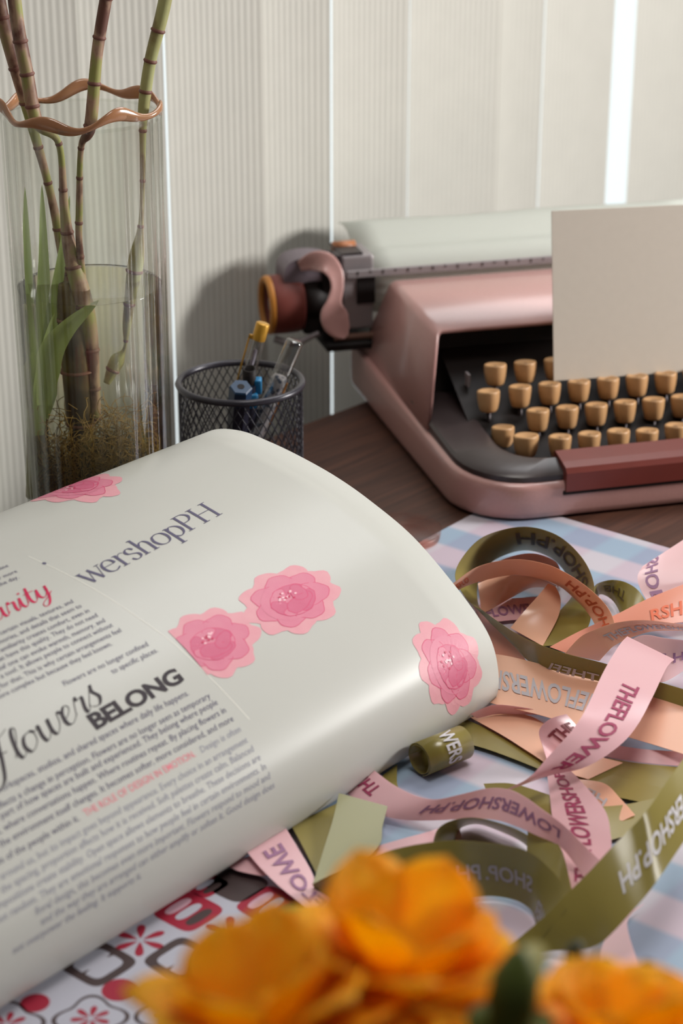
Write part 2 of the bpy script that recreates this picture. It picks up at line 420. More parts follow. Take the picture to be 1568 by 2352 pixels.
def page_hit(px, py):
    """Which place of the sheet is seen at a given spot of the photograph."""
    d = ray(px, py); o = CAM - PG; ob, oz = o.dot(PB), CAMH; db, dz = d.dot(PB), d.z
    best = None
    for i in range(1, len(PP)):
        x0, y0 = PP[i - 1]; ex, ey = PP[i][0] - x0, PP[i][1] - y0
        den = db * ey - dz * ex
        if abs(den) < 1e-12: continue
        t = ((x0 - ob) * ey - (y0 - oz) * ex) / den; k = ((x0 - ob) * dz - (y0 - oz) * db) / den
        if -1e-9 <= k <= 1 + 1e-9 and t > 0 and (best is None or t < best[0]): best = (t, PT[i - 1] + k * (PT[i] - PT[i - 1]))
    if best is None: return None
    return ((o + d * best[0]).dot(PA), best[1])
mg = empty('magazine', (PG.x, PG.y, .0012)); tag(mg, 'large white floral magazine arched open over the desk in front of vase and pen cup', 'magazine')
MGL = Vector((PG.x, PG.y, 0))
A0, A1 = -.62, 0.0
nA = 24; V = []; F = []
for p in range(len(PP)):
    for k in range(nA + 1):
        q = page_pt(A0 + (A1 - A0) * k / nA, PT[p]); V.append(q - MGL)
for p in range(len(PP) - 1):
    for k in range(nA):
        i = p * (nA + 1) + k; F.append((i, i + nA + 1, i + nA + 2, i + 1))
sheet = mesh('page', V, F, M_paper, mg)
so = sheet.modifiers.new('thickness', 'SOLIDIFY'); so.thickness = .0009; so.offset = -1

def on_page(name, V2, F2, fn, material, off=.00012, mats=None, fmat=None):
    """Print: fn maps flat coordinates to (A, T)."""
    V = []
    for x, y in V2:
        A, T = fn(x, y); V.append(page_pt(A, T, PSIGN * off) - MGL)
    return mesh(name, V, F2, material if mats is None else mats, mg, False, fmat)
PSIGN = 1.0
# line text: baseline through two pixels, capital height in metres
def px_line(pl, pr):
    return page_hit(*pl), page_hit(*pr)
def text_line(V, F, s, right_px, cap, left_A=None, bold=.0, shear=.25, T=None):
    vs, fs, w = glyphs(s, bold, shear, 2, 1.0)
    A, Tt = page_hit(*right_px)
    if T is not None: Tt = T
    kx = cap if left_A is None else (A - left_A) / w
    n = len(V)
    for x, y in vs:
        V.append((A - (w - x) * kx, Tt - y * cap))
    F += [tuple(i + n for i in f) for f in fs]
def add_text(name, lines, cap, material, bold=.0, shear=.22, stretch=1.0):
    V = []; F = []
    for s, rp in lines:
        vs, fs, w = glyphs(s, bold, shear, 2, 1.0)
        A, T = page_hit(*rp); n = len(V)
        V += [(A - (w - x) * cap * stretch, T - y * cap) for x, y in vs]
        F += [tuple(i + n for i in f) for f in fs]
    if V: on_page(name, V, F, lambda a, t: (a, t), material)
def keep(o): return o
P1 = [('familiar songs in certain visuals, textures, and', (172, 1388)), ('moods, memories, and details that seem to', (190, 1399)), ('stay with us. Familiarity creates comfort, even in', (208, 1410)),
      ('rooms that have this quality. They do not need', (228, 1420)), ('words. A stem or leaf one can evoke warmth, memory, and', (245, 1432)), ('more than a tool. It allows people to connect without', (262, 1443)),
      ('asking for that. This is why certain arrangements feel', (282, 1455)), ('no more complex but because they feel known.', (259, 1487))]
P0 = [('a simple stem can refine', (22, 1306)), ('a room and ask for more', (42, 1319)), ('light throughout the day.', (45, 1333))]
PQ = [('Flowers are no longer confined', (344, 1487)), ('to specific places.', (364, 1502))]
P2 = [('homes, workspaces, studios, and shared spaces where daily life happens.', (435, 1601)), ('reflects a change in perception. Flowers are no longer seen as temporary', (486, 1607)),
      ('but as a part of how spaces are built and experienced. They belong where people', (502, 1622)), ('meet, where conversations happen. Where routines repeat. By placing flowers in', (521, 1640)),
      ('the rooms, the environment itself changes. It becomes softer, more considered, and more', (538, 1660))]
P3 = [('around us, but its impact goes beyond appearance. Every choice in an arrangement', (571, 1709)), ('the spacing, proportion affects how it is received. Soft palettes create calm. Balanced', (584, 1726)),
      ('compositions create stability. Open space allows elements to breathe. These decisions are', (600, 1749)), ('not random. They are emotional responses to how people feel in certain environments. In', (614, 1770)),
      ('floral design, this becomes even more important. Flowers respond to mood and', (560, 1836)), ('and the way they are arranged can either amplify or soften it. Good design does', (634, 1822)),
      ('not overpower the feeling. It supports it.', (328, 2033))]
add_text('body_text', P0, .0032, M_ink, stretch=.98)
add_text('body_text', P1, .0032, M_ink, stretch=.98)
add_text('quote_text', PQ, .0034, M_ink, stretch=.98)
CAP2 = .0036
hitA, hitT = page_hit(435, 1601); ex = page_hit(600, 1749)
add_text('body_text', P2, CAP2, M_ink, stretch=.98)
# grey paragraph: regular line spacing, justified to the same margin
lines3 = [p[0] for p in P3]
TA, TT = page_hit(571, 1709); TB, TTb = page_hit(600, 1749); step = (TTb - TT) / 2
V = []; F = []
for i, s in enumerate(lines3):
    vs, fs, w = glyphs(s, .004, .22, 2, 1.0); T = TT + step * i
    A = TA + (TB - TA) * i / 2
    if i == len(lines3) - 1: A = page_hit(328, 2033)[0]
    n = len(V); V += [(A - (w - x) * CAP2 * .98, T - y * CAP2) for x, y in vs]; F += [tuple(k + n for k in f) for f in fs]
on_page('faded_body_text', V, F, lambda a, t: (a, t), M_ink_grey)
Tm = page_hit(555, 1684)
vs, fs, w = glyphs('Design is often', .004, .22); V = [(Tm[0] - (w - x) * CAP2 * .98, Tm[1] - y * CAP2) for x, y in vs]; wA = Tm[0] - w * CAP2 * .98 - .004
on_page('faded_body_text', V, fs, lambda a, t: (a, t), M_ink_grey)
vs, fs, w = glyphs('THE ROLE OF DESIGN IN EMOTION.', .004, .0); Aend = wA; Ast = page_hit(193, 1873)[0]; kx = (Aend - Ast) / w
on_page('subheading', [(Ast + x * kx, Tm[1] - y * CAP2 * 1.05) for x, y in vs], fs, lambda a, t: (a, t), M_ink_coral)
vs, fs, w = glyphs('of the lives of the people within it.', .0, .22)
on_page('body_text', [(Ast - .004 - (w - x) * CAP2 * .98, Tm[1] - y * CAP2) for x, y in vs], fs, lambda a, t: (a, t), M_ink)
# headings
def heading(name, V2, F2, w, pl, pr, h_px, hh, material):
    """Baseline from pl to pr; h_px is the pixel of the letter top above pl when hh is its height in letter units."""
    a = page_hit(*pl); b = page_hit(*pr); c = page_hit(*h_px)
    kx = (b[0] - a[0]) / w; ky = abs(c[1] - a[1]) / hh
    return on_page(name, V2, F2, lambda x, y: (a[0] + x * kx, a[1] + (b[1] - a[1]) * x / w - y * ky), material, .0002)
vs, fs, w = pen_word('wershopPH', SERIF, .045, .17, 's', gap=-.04)
heading('headline', vs, fs, w, (203, 1350), (511, 1184), (168, 1331), 1.0, M_ink)
vs, fs, w = glyphs('BELONG', .035, 0, 4, .95)
heading('headline', vs, fs, w, (221, 1681), (424, 1567), (191, 1652), 1.0, M_ink_black)
vs, fs, w = pen_word('Flowers', SCRIPT, .035, .15, 'd', shear=.18, gap=-.02)
heading('script_headline', vs, fs, w, (-30, 1806), (242, 1614), (-56, 1760), 1.15, M_ink_black)
vs, fs, w = pen_word('liarity', SCRIPT, .05, .15, 'd', shear=.2, gap=-.03)
heading('script_headline', vs, fs, w, (-45, 1452), (128, 1366), (-59, 1429), 1.0, M_ink_red)
dotv = [(cos(k * pi / 6), sin(k * pi / 6)) for k in range(12)]; dc = page_hit(102, 1299)
on_page('dot', dotv, [tuple(range(12))], lambda x, y: (dc[0] + x * .0012, dc[1] - y * .0012), M_ink)
# fold line across the sheet
fa = page_hit(165, 1345)[0]; fb = page_hit(500, 1560)[0]
V = []; F = []
T_a, T_b = page_hit(60, 1285)[1], page_hit(600, 1642)[1]
for i in range(41):
    T = T_a + (T_b - T_a) * i / 40; A = fa + (fb - fa) * i / 40
    V += [(A - .00022, T), (A + .00022, T)]
F = [(2 * i, 2 * i + 1, 2 * i + 3, 2 * i + 2) for i in range(40)]
on_page('fold_line', V, F, lambda a, t: (a, t), mat('fold_white', (232, 230, 220), .5), .00008)

# printed peonies
PK = [mat('print_blush', (218, 162, 168), .5, .4, noise=.12, nscale=120, col2=(214, 144, 156)), mat('print_pink', (212, 134, 152), .5, .4, noise=.12, nscale=120, col2=(206, 114, 140)),
      mat('print_rose', (204, 108, 136), .5, .4, noise=.1, nscale=120, col2=(196, 92, 122)), mat('print_line', (206, 70, 112), .5, .4), mat('print_dot', (240, 190, 200), .5, .4), mat('print_deep', (196, 50, 90), .5, .4)]
def peony_shapes(seed):
    R = random.Random(seed); out = []      # (polygon, material, layer)
    def petal(cx, cy, ang, l, wd, mi, lay, lobes=3, line=True):
        pts = []; n = 26
        for i in range(n):
            th = 2 * pi * i / n; r = 1 + .07 * cos(lobes * th * 1.0 + R.random() * .3) + .03 * sin(7 * th)
            x = cos(th) * l * r; y = sin(th) * wd * r
            pts.append((cx + x * cos(ang) - y * sin(ang), cy + x * sin(ang) + y * cos(ang)))
        out.append((pts, mi, lay))
        if line:
            out.append(('line', pts, 3, lay))
    for k in range(9):
        a = 2 * pi * k / 9 + R.uniform(-.1, .1); petal(.62 * cos(a), .62 * sin(a), a, .40, .37, 0, 0, 4, False)
    for k in range(7):
        a = 2 * pi * k / 7 + .3; petal(.45 * cos(a), .45 * sin(a), a, .34, .34, 1, 1, 3, True)
    out.append(([(.62 * cos(2 * pi * i / 30), .60 * sin(2 * pi * i / 30)) for i in range(30)], 1, 2))
    for k in range(6):
        a = 2 * pi * k / 6 + .1; petal(.30 * cos(a), .30 * sin(a) - .05, a + pi / 2, .30, .17, 2 if k % 2 else 1, 3, 2, True)
    petal(.02, -.22, .1, .34, .2, 2, 4); petal(.22, .0, 1.2, .26, .16, 2, 5)
    for k in range(16):
        a = R.uniform(0, 2 * pi); r = R.uniform(.02, .24); cx, cy = -.04 + r * cos(a), .12 + r * sin(a) * .7
        out.append(([(cx + .028 * cos(2 * pi * i / 8), cy + .028 * sin(2 * pi * i / 8)) for i in range(8)], 4 if k % 3 else 5, 6))
    return out
def peony(cpx, rx_px, ry_px, rot=0.0, seed=1, clipA=None):
    c = page_hit(*cpx); ex = page_hit(cpx[0] + rx_px[0], cpx[1] + rx_px[1]); ey = page_hit(cpx[0] + ry_px[0], cpx[1] + ry_px[1])
    RA = abs(ex[0] - c[0]); RT = abs(ey[1] - c[1])
    V = []; F = []; fm = []
    for si, sh in enumerate(peony_shapes(seed)):
        if sh[0] == 'line':
            pts, mi, lay = sh[1], sh[2], si * .1; n = len(pts)
            cx = sum(p[0] for p in pts) / n; cy = sum(p[1] for p in pts) / n
            # outline on the outer half of the petal only
            base = len(V)
            for i in range(n):
                x, y = pts[i]; l = sqrt((x - cx) ** 2 + (y - cy) ** 2); k = .014 / l
                V.append((x, y, lay + .04)); V.append((x - (x - cx) * k, y - (y - cy) * k, lay + .04))
            for i in range(n): j = (i + 1) % n; F.append((base + 2 * i, base + 2 * j, base + 2 * j + 1, base + 2 * i + 1)); fm.append(mi)
        else:
            pts, mi, lay = sh; lay = si * .1; base = len(V); n = len(pts)
            cx = sum(p[0] for p in pts) / n; cy = sum(p[1] for p in pts) / n
            V.append((cx, cy, lay))
            for (x, y) in pts: V.append(((x + cx) / 2, (y + cy) / 2, lay))
            for (x, y) in pts: V.append((x, y, lay))
            for i in range(n):
                j = (i + 1) % n
                F.append((base, base + 1 + i, base + 1 + j)); fm.append(mi)
                F.append((base + 1 + i, base + 1 + n + i, base + 1 + n + j, base + 1 + j)); fm.append(mi)
    W = []
    for x, y, lay in V:
        x2 = x * cos(rot) - y * sin(rot); y2 = x * sin(rot) + y * cos(rot)
        A = c[0] + x2 * RA; T = c[1] - y2 * RT
        A = min(A, -.0004)
        if clipA is not None: A = max(A, clipA)
        W.append(page_pt(A, T, .00012 + .00009 * lay) - MGL)
    return mesh('printed_flower', W, F, PK, mg, False, fm)
peony((668, 1380), (93, -50), (57, 66), .3, 1)
peony((488, 1480), (92, -50), (62, 66), -.4, 2, clipA=page_hit(440, 1512)[0])
peony((168, 1124), (78, -30), (60, 34), .8, 3)
peony((1036, 1530), (62, -36), (40, 92), .2, 4)

# ------------------------------------------------------------------ typewriter (local frame: u to the right, v to the rear)
TW = empty('typewriter', (.0876, 1.2878, .0012), radians(15))
tag(TW, 'dusty pink portable typewriter with tan keys and pink carriage lever', 'typewriter')
TWW, TWD = .362, .335
def rrect(u0, u1, v0, v1, r, n=8):
    """Outline with corner radii (front-left, front-right, rear-right, rear-left)."""
    out = []
    for (cu, cv, a0, rr) in ((u0 + r[0], v0 + r[0], pi, r[0]), (u1 - r[1], v0 + r[1], 1.5 * pi, r[1]), (u1 - r[2], v1 - r[2], 0, r[2]), (u0 + r[3], v1 - r[3], .5 * pi, r[3])):
        for k in range(n + 1):
            a = a0 + .5 * pi * k / n; out.append((cu + rr * cos(a), cv + rr * sin(a)))
    return out
def ztop(v): return .0265 + .10 * max(0, min(v, .11))
R0 = (.052, .052, .03, .03)
mb = MB(); lv = [(.004, 0), (.001, .002), (.0, .006), (.0, .015), (.0, .022)]
rings = []
for ins, z in lv:
    rr = tuple(max(.005, r - ins) for r in R0)
    rings.append([(x, y, z) for x, y in rrect(ins, TWW - ins, ins, TWD - ins, rr)])
for ins, dz in ((.0005, -.003), (.0015, -.0012), (.0035, 0), (.02, 0), (.024, -.017)):
    rr = tuple(max(.005, r - ins) for r in R0)
    rings.append([(x, y, ztop(y) + dz) for x, y in rrect(ins, TWW - ins, ins, TWD - ins, rr)])
n = len(rings[0]); V = [p for q in rings for p in q]
F = [(i * n + k, i * n + (k + 1) % n, (i + 1) * n + (k + 1) % n, (i + 1) * n + k) for i in range(len(rings) - 1) for k in range(n)]
F += [tuple(range(n - 1, -1, -1)), tuple((len(rings) - 1) * n + k for k in range(n))]
mb.add(V, F); body = mb.build('lower_body', M_pink_body, TW)
shade_auto(body, 50)
# charcoal surround of the keyboard
mb = MB(); out1 = rrect(.0045, TWW - .0045, .0045, .16, (.048, .048, .01, .01)); 
inn = rrect(.037, TWW - .037, .0215, .14, (.03, .03, .01, .01))
rg = [[(x, y, ztop(y) - .002) for x, y in out1], [(x, y, ztop(y) + .004) for x, y in out1],
      [(x + (.002 if x < .18 else -.002), y + .002, ztop(y) + .0065) for x, y in out1],
      [(x, y, ztop(y) + .0105) for x, y in rrect(.034, TWW - .034, .0185, .143, (.033, .033, .01, .01))], [(x, y, ztop(y) + .0095) for x, y in inn], [(x, y, .010) for x, y in inn]]
n = len(rg[0]); V = [p for q in rg for p in q]
F = [(i * n + k, i * n + (k + 1) % n, (i + 1) * n + (k + 1) % n, (i + 1) * n + k) for i in range(len(rg) - 1) for k in range(n)]
mb.add(V, F); shade_auto(mb.build('keyboard_surround', M_trim, TW), 35)
mb = MB(); mb.add([(.03, .015, .010), (TWW - .03, .015, .010), (TWW - .03, .165, .078), (.03, .165, .078)], [(0, 1, 2, 3)])
mb.add([(.012, .150, .030), (TWW - .012, .150, .030), (TWW - .020, .168, .094), (.020, .168, .094)], [(0, 1, 2, 3)])
mb.build('key_well', M_black, TW, False)
# hood: sloped shell, open to the front
def hood():
    bm = bmesh.new()
    fl, ft, bt, bb = .1045, .1385, .272, .302
    zs0, z1, z1b = .0355, .1005, .1015
    i0, i1, ib = .0025, .019, .022
    def P(u, v, z): return bm.verts.new((u, v, z))
    a = [P(i0, fl, zs0), P(i1, ft, z1), P(ib, bt, z1b), P(i0 + .003, bb, zs0)]
    b = [P(TWW - i0, fl, zs0), P(TWW - i1, ft, z1), P(TWW - ib, bt, z1b), P(TWW - i0 - .003, bb, zs0)]
    bm.faces.new((a[0], a[3], a[2], a[1])); bm.faces.new((b[0], b[1], b[2], b[3]))
    bm.faces.new((a[1], a[2], b[2], b[1])); bm.faces.new((a[2], a[3], b[3], b[2]))
    ed = [e for e in bm.edges if len(e.link_faces) == 2]
    bmesh.ops.recalc_face_normals(bm, faces=bm.faces)
    bmesh.ops.bevel(bm, geom=ed, offset=.0055, segments=5, affect='EDGES', profile=.5)
    bm.verts.index_update(); V = [v.co.copy() for v in bm.verts]; F = [[v.index for v in f.verts] for f in bm.faces]; bm.free()
    o = mesh('hood', V, F, M_pink_body, TW)
    s = o.modifiers.new('thickness', 'SOLIDIFY'); s.thickness = .0032; s.offset = -1
    return o
hd = hood(); shade_auto(hd, 45)
# spacebar
prof = [(.0245, .030), (.0245, .0415), (.022, .0425), (.008, .0395), (.0005, .0375), (-.0022, .034), (-.0026, .0205), (.010, .0195)]
mb = MB(); V = [(u, v, z) for u in (.0725, .290) for v, z in prof]; k = len(prof)
mb.add(V, [(i, (i + 1) % k, k + (i + 1) % k, k + i) for i in range(k)] + [tuple(range(k - 1, -1, -1)), tuple(range(k, 2 * k))])
mb.build('space_bar', M_spacebar, TW, False)
MB().box(.071, .2915, -.0012, .022, .0175, .0205, .0005).build('space_bar_slot', M_black, TW, False)
# keys
M_keyink = mat('key_legend', (84, 58, 38), .6)
def key(u, v, z, r, legend):
    o_ = MB(); pr = [(.0, -.0145), (.68 * r, -.0150), (.80 * r, -.0135), (.93 * r, -.0085), (.99 * r, -.004), (1.0 * r, -.0012), (1.0 * r, -.0002), (.94 * r, .0006), (.80 * r, .0002), (.45 * r, -.0009), (.0, -.0012)]
    o_.lathe([(max(a, 1e-5), h) for a, h in pr], 24, mod=lambda t: 1 + .035 * cos(4 * t))
    ko = o_.build('key', M_key, TW); ko.location = (u, v, z); ko.rotation_euler = (radians(-7), 0, 0)
    MB().tube([(0, 0, -.032), (0, 0, -.0140)], .0018, 6).build('key_stem', M_dark_metal, ko)
    if legend:
        vs, fs, w = glyphs(legend, .01, 0, 2)
        hgt = .0042 if r < .0085 else .003
        mesh('letter', [((x - w / 2) * hgt, (y - .5) * hgt + .0004, -.0006) for x, y in vs], fs, M_keyink, ko, False)
    return ko
KR = .0083
rows = [(.0579, .0236, .1135, .078, '2 3 4 5 6 7 8 9 0 - ='.split()), (.0712, .0232, .0950, .066, 'Q W E R T Y U I O P'.split()),
        (.0782, .0228, .0745, .054, 'A S D F G H J K L ;'.split()), (.0843, .0226, .0440, .044, 'Z X C V B N M , . /'.split())]
for (u0, du, v, z, lg) in rows:
    for i, c in enumerate(lg):
        dz = -.002 if c == 'V' else 0
        if u0 + du * i < TWW - .045: key(u0 + du * i, v, z + dz, KR, c)
key(.0454, .0915, .066, KR, None); key(.0504, .0715, .0445, KR, None); key(.0612, .0520, .0440, .0092, None)
MB().box(.0385, .0405, .118, .126, .060, .0705, .0005).build('margin_tab', M_steel, TW, False)
# carriage
cy = (.304, .0995)
def ucyl(mb, u0, u1, r, c=cy, n=32, cap=True):
    mb.tube([(u0, c[0], c[1]), (u1, c[0], c[1])], r, n, cap=cap); return mb
ucyl(MB(), -.012, .372, .0172).build('platen', mat('platen_rubber', (50, 44, 46), .55), TW)
mb = MB().box(-.0145, .0125, .284, .3235, .0575, .1195, .002); mb.build('carriage_end_plate', M_steel, TW, False)
mb = MB().box(-.0150, .0040, .286, .321, .1195, .1215, .0006); mb.build('carriage_top_plate', M_dark_metal, TW, False)
mb = MB().tube([(-.0145, .312, .1195), (.0040, .312, .1195)], .0052, 16); mb.build('margin_cap', mat('orange_brown_cap', (176, 112, 72), .4), TW)
MB().box(-.002, .0135, .2825, .2860, .0795, .1015, .0006).build('carriage_window', M_black, TW, False)
MB().box(-.0130, .372, .2735, .2765, .1040, .1102, .0008).build('scale_bar', M_steel, TW, False)
mb = MB()
for i in range(36):
    u = -.004 + i * .0105; h = .0035 if i % 2 == 0 else .002
    mb.box(u, u + .0006, .2729, .2736, .1098 - h, .1098)
mb.build('scale_marks', M_black, TW, False)
mb = MB().box(-.030, .372, .272, .330, .0440, .0500, .0015); mb.build('carriage_rail', M_black, TW, False)
mb = MB().tube([(-.022, .279, .0535), (.372, .279, .0535)], .0030, 10); mb.build('carriage_rod', mat('bronze_rod', (120, 88, 76), .4, .5, .4), TW)
mb = MB().box(-.030, -.0145, .287, .322, .048, .113, .003); mb.box(-.0445, -.029, .290, .318, .054, .102, .003); mb.build('carriage_block', M_black, TW, False)
mb = MB().box(-.0205, -.0130, .2835, .300, .055, .121, .0015); mb.build('ratchet_plate', M_dark_metal, TW, False)
# gear wheel
mb = MB(); mb.lathe([(1e-5, 0), (.0105, 0), (.0105, .004), (1e-5, .004)], 40, (-.0250, cy[0] - .004, cy[1] + .0105), (1, 0, 0), mod=lambda t: 1 + .05 * (1 if int(t / (2 * pi) * 40) % 2 else -1)); mb.build('ratchet_wheel', M_dark_metal, TW, False)
# knob with amber ring
mb = MB(); kc = (0, .301, .0790)
mb.lathe([(1e-5, -.0690 + .004), (.0175, -.0650), (.0190, -.0705), (.0225, -.0712), (.0238, -.0690), (.0240, -.0600), (.0236, -.0485), (.0220, -.0450), (1e-5, -.0450)], 48, kc, (1, 0, 0), mod=lambda t: 1 + .008 * cos(48 * t))
kn = mb.build('platen_knob', M_knob, TW)
mb = MB(); ring = [(.0188, -.0712), (.0195, -.0745), (.0225, -.0750), (.0240, -.0725), (.0238, -.0700)]
mb.lathe(ring, 48, kc, (1, 0, 0)); mb.build('knob_ring', M_amber, kn)
mb = MB(); mb.lathe([(1e-5, -.0700), (.006, -.0700), (.0075, -.068), (.0075, -.064)], 24, kc, (1, 0, 0)); mb.build('knob_cap', M_steel, kn)
ucyl(MB(), -.046, -.025, .0165, (.301, .081)).build('knob_shaft', M_black, TW)
# lever housing: arch
mb = MB(); pr = []
for (u, z) in cr([(-.0610, .0985), (-.0605, .1090), (-.0560, .1160), (-.0470, .1190), (-.0360, .1195), (-.0240, .1180)], 5): pr.append((u, z))
low = [(u + .004 + .0 * u, z - .020) for u, z in pr]
V = []; 
for v in (.289, .318):
    V += [(u, v, z) for u, z in pr] + [(u, v, z) for u, z in low]
k = len(pr); F = []
for s_ in (0, 2 * k):
    F += [(s_ + i, s_ + i + 1, s_ + k + i + 1, s_ + k + i) for i in range(k - 1)]
F += [(i, 2 * k + i, 2 * k + i + 1, i + 1) for i in range(k - 1)] + [(k + i, k + i + 1, 3 * k + i + 1, 3 * k + i) for i in range(k - 1)]
F += [(0, k, 3 * k, 2 * k), (k - 1, 3 * k - 1, 4 * k - 1, 2 * k - 1)]
mb.add(V, F); lh = mb.build('lever_housing', mat('mauve_grey_plastic', (112, 100, 108), .45), TW); shade_auto(lh, 40)
# return lever: spoon
path = cr([(-.0475, .2900, .1130, .0040), (-.0380, .2850, .1175, .0075), (-.0290, .2800, .1165, .0085), (-.0230, .2750, .1090, .0070), (-.0222, .2715, .0985, .0055), (-.0252, .2690, .0880, .0064), (-.0262, .2675, .0800, .0110), (-.0250, .2655, .0720, .0118), (-.0205, .2640, .0640, .0082), (-.0170, .2630, .0590, .0025)], 6)
mb = MB(); V = []; nn = 14
for i, (u, v, z, hw) in enumerate(path):
    a = Vector(path[max(i - 1, 0)][:3]); b = Vector(path[min(i + 1, len(path) - 1)][:3]); t = (b - a).normalized()
    nrm = Vector((.1, -1, .25)); side = t.cross(nrm).normalized(); nn_ = side.cross(t).normalized()
    for k in range(nn):
        th = 2 * pi * k / nn; V.append(Vector((u, v, z)) + side * hw * cos(th) + nn_ * (.0022 * sin(th) + .0022 * cos(th) ** 2))
L_ = len(path); F = [(i * nn + k, i * nn + (k + 1) % nn, (i + 1) * nn + (k + 1) % nn, (i + 1) * nn + k) for i in range(L_ - 1) for k in range(nn)] + [tuple(range(nn - 1, -1, -1)), tuple((L_ - 1) * nn + k for k in range(nn))]
mb.add(V, F); mb.build('return_lever', M_pink_body, TW)
mb = MB().tube(cr([(-.0690, .292, .0530), (-.0600, .288, .0500), (-.0500, .286, .0500), (-.0400, .286, .0540), (-.0330, .287, .0560)], 5), [.0030] * 12 + [.0024] * 9, 10)
mb.build('release_lever', M_steel, TW)

# paper wound around the platen (rests in the typewriter: a thing of its own)
def tw_world(u, v, z): return TW.matrix_basis @ Vector((u, v, z))
bpy.context.view_layer.update()
ps = []
for k in range(0, 15): 
    a = radians(215 - k * 10)
    ps.append((cy[0] + .0186 * cos(a), cy[1] + .0186 * sin(a)))
ps += [(.3175, .1165), (.3225, .1195), (.3290, .1235), (.3360, .1265), (.3450, .1280), (.3560, .1275), (.3680, .1250)]
ps = [(cy[0] - .014, cy[1] - .030), (cy[0] - .0175, cy[1] - .018)] + ps
V = []; F = []; nu = 12
for (v, z) in ps:
    for i in range(nu + 1):
        u = .0040 + (.318 - .0040) * i / nu; rise = 0
        V.append((u, v, z + rise + .0005 * sin(u * 40) * max(0, (v - .318) * 25)))
for p in range(len(ps) - 1):
    for i in range(nu):
        q = p * (nu + 1) + i; F.append((q, q + 1, q + nu + 2, q + nu + 1))
po = mesh('paper_sheet', V, F, M_thin_paper, None); po.location = TW.location; po.rotation_euler = TW.rotation_euler
po.modifiers.new('thickness', 'SOLIDIFY').thickness = .0003
tag(po, 'thin white paper sheet wound over the platen behind the metal scale bar', 'paper')

# blank card wedged upright between the key rows
cd = empty('blank_card', tw_world(.0, .1012, .0678), radians(15)); cd.rotation_euler = (radians(-12), radians(1.2), radians(15))
tag(cd, 'large blank beige card standing upright on the typewriter keys', 'card')
CW0, CW1, CH = .1000, .2350, .1255
mb = MB().box(CW0, CW1, -.0004, .0004, 0, CH, .00015, seg=1); mb.build('card_face', M_card, cd, False)

# ------------------------------------------------------------------ glass vase with bamboo
VX, VY = -.1588, 1.2200
VH = .310
def flute(t): return 1 + .016 * cos(26 * t) + .004 * cos(13 * t + 1.1)
def taper(z): return .0468 + (.0488 - .0468) * z / VH
vs_ = empty('glass_vase', (VX, VY, .0)); tag(vs_, 'tall ribbed clear glass vase with wavy amber rim', 'vase')
mb = MB(); zs = [.0, .004, .010] + [VH * k / 14 for k in range(1, 14)] + [VH - .004]
mb.lathe([(1e-5, .0005), (taper(0) - .003, .0)] + [(taper(z), z) for z in zs[1:]], 208, mod=flute)
mb.lathe([(taper(z) - .0022, z) for z in reversed(zs[2:])] + [(1e-5, .0085)], 208, mod=lambda t: 1 + .004 * cos(26 * t + 2))
mb.build('vase_wall', M_vase, vs_)
def wave(t): return .0026 * cos(7 * t + 1.0) + .0026 * cos(3 * t + 2.2)
mb = MB(); V = []; n1, n2 = 168, 10
for i in range(n1):
    t = 2 * pi * i / n1; w = wave(t); R_ = .0496 + .0018 * cos(7 * t + 2.4)
    fl_ = .0031 + .0013 * cos(7 * t + .2)
    for k in range(n2):
        a = 2 * pi * k / n2; V.append(((R_ + .0015 * cos(a) + .0014 * (fl_ / .002) * 0) * cos(t) , (R_ + .0015 * cos(a)) * sin(t), VH + w + fl_ * sin(a)))
F = [(i * n2 + k, ((i + 1) % n1) * n2 + k, ((i + 1) % n1) * n2 + (k + 1) % n2, i * n2 + (k + 1) % n2) for i in range(n1) for k in range(n2)]
mb.add(V, F)
M_amber_glass = mat('amber_glass', (186, 128, 88), .12, .6, trans=.25, noise=.25, nscale=60, col2=(206, 160, 122), coat=.5)
mb.build('rim', M_amber_glass, vs_)
# clear skirt joining wall and wavy rim
mb = MB(); V = []
for i in range(n1):
    t = 2 * pi * i / n1
    V += [(taper(VH) * cos(t), taper(VH) * sin(t), VH - .006), (.0496 * cos(t), .0496 * sin(t), VH + wave(t))]
mb.add(V, [(2 * i, 2 * ((i + 1) % n1), 2 * ((i + 1) % n1) + 1, 2 * i + 1) for i in range(n1)]); mb.build('flared_lip', M_vase, vs_)
WZ = .1985
wt = MB(); wt.lathe([(1e-5, .0095), (taper(0) - .0045, .0095)] + [(taper(z) - .0030, z) for z in (.02, .06, .1, .14, .18, WZ - .002)] + [(taper(WZ) - .0026, WZ), (taper(WZ) - .006, WZ - .0015), (1e-5, WZ - .0015)], 96, (VX, VY, 0))
wo = wt.build('vase_water', M_water); tag(wo, 'clear yellowish water filling the lower two thirds of the ribbed vase', 'water', kind='stuff')

def stalk_mat(nm, c1, c2, c3):
    m = bpy.data.materials.new(nm); m.use_nodes = True; N = m.node_tree.nodes; L = m.node_tree.links; b = N['Principled BSDF']
    tc = N.new('ShaderNodeTexCoord'); mp = N.new('ShaderNodeMapping'); mp.inputs['Scale'].default_value = (60, 60, 34); L.new(tc.outputs['Object'], mp.inputs[0])
    nz = N.new('ShaderNodeTexNoise'); nz.inputs['Scale'].default_value = 1; nz.inputs['Detail'].default_value = 6; L.new(mp.outputs[0], nz.inputs['Vector'])
    r = N.new('ShaderNodeValToRGB'); e = r.color_ramp.elements
    e[0].position = .41; e[0].color = rgb(*c1); e[1].position = .60; e[1].color = rgb(*c3); k = e.new(.5); k.color = rgb(*c2)
    L.new(nz.outputs['Fac'], r.inputs[0]); L.new(r.outputs[0], b.inputs['Base Color']); b.inputs['Roughness'].default_value = .55
    return m
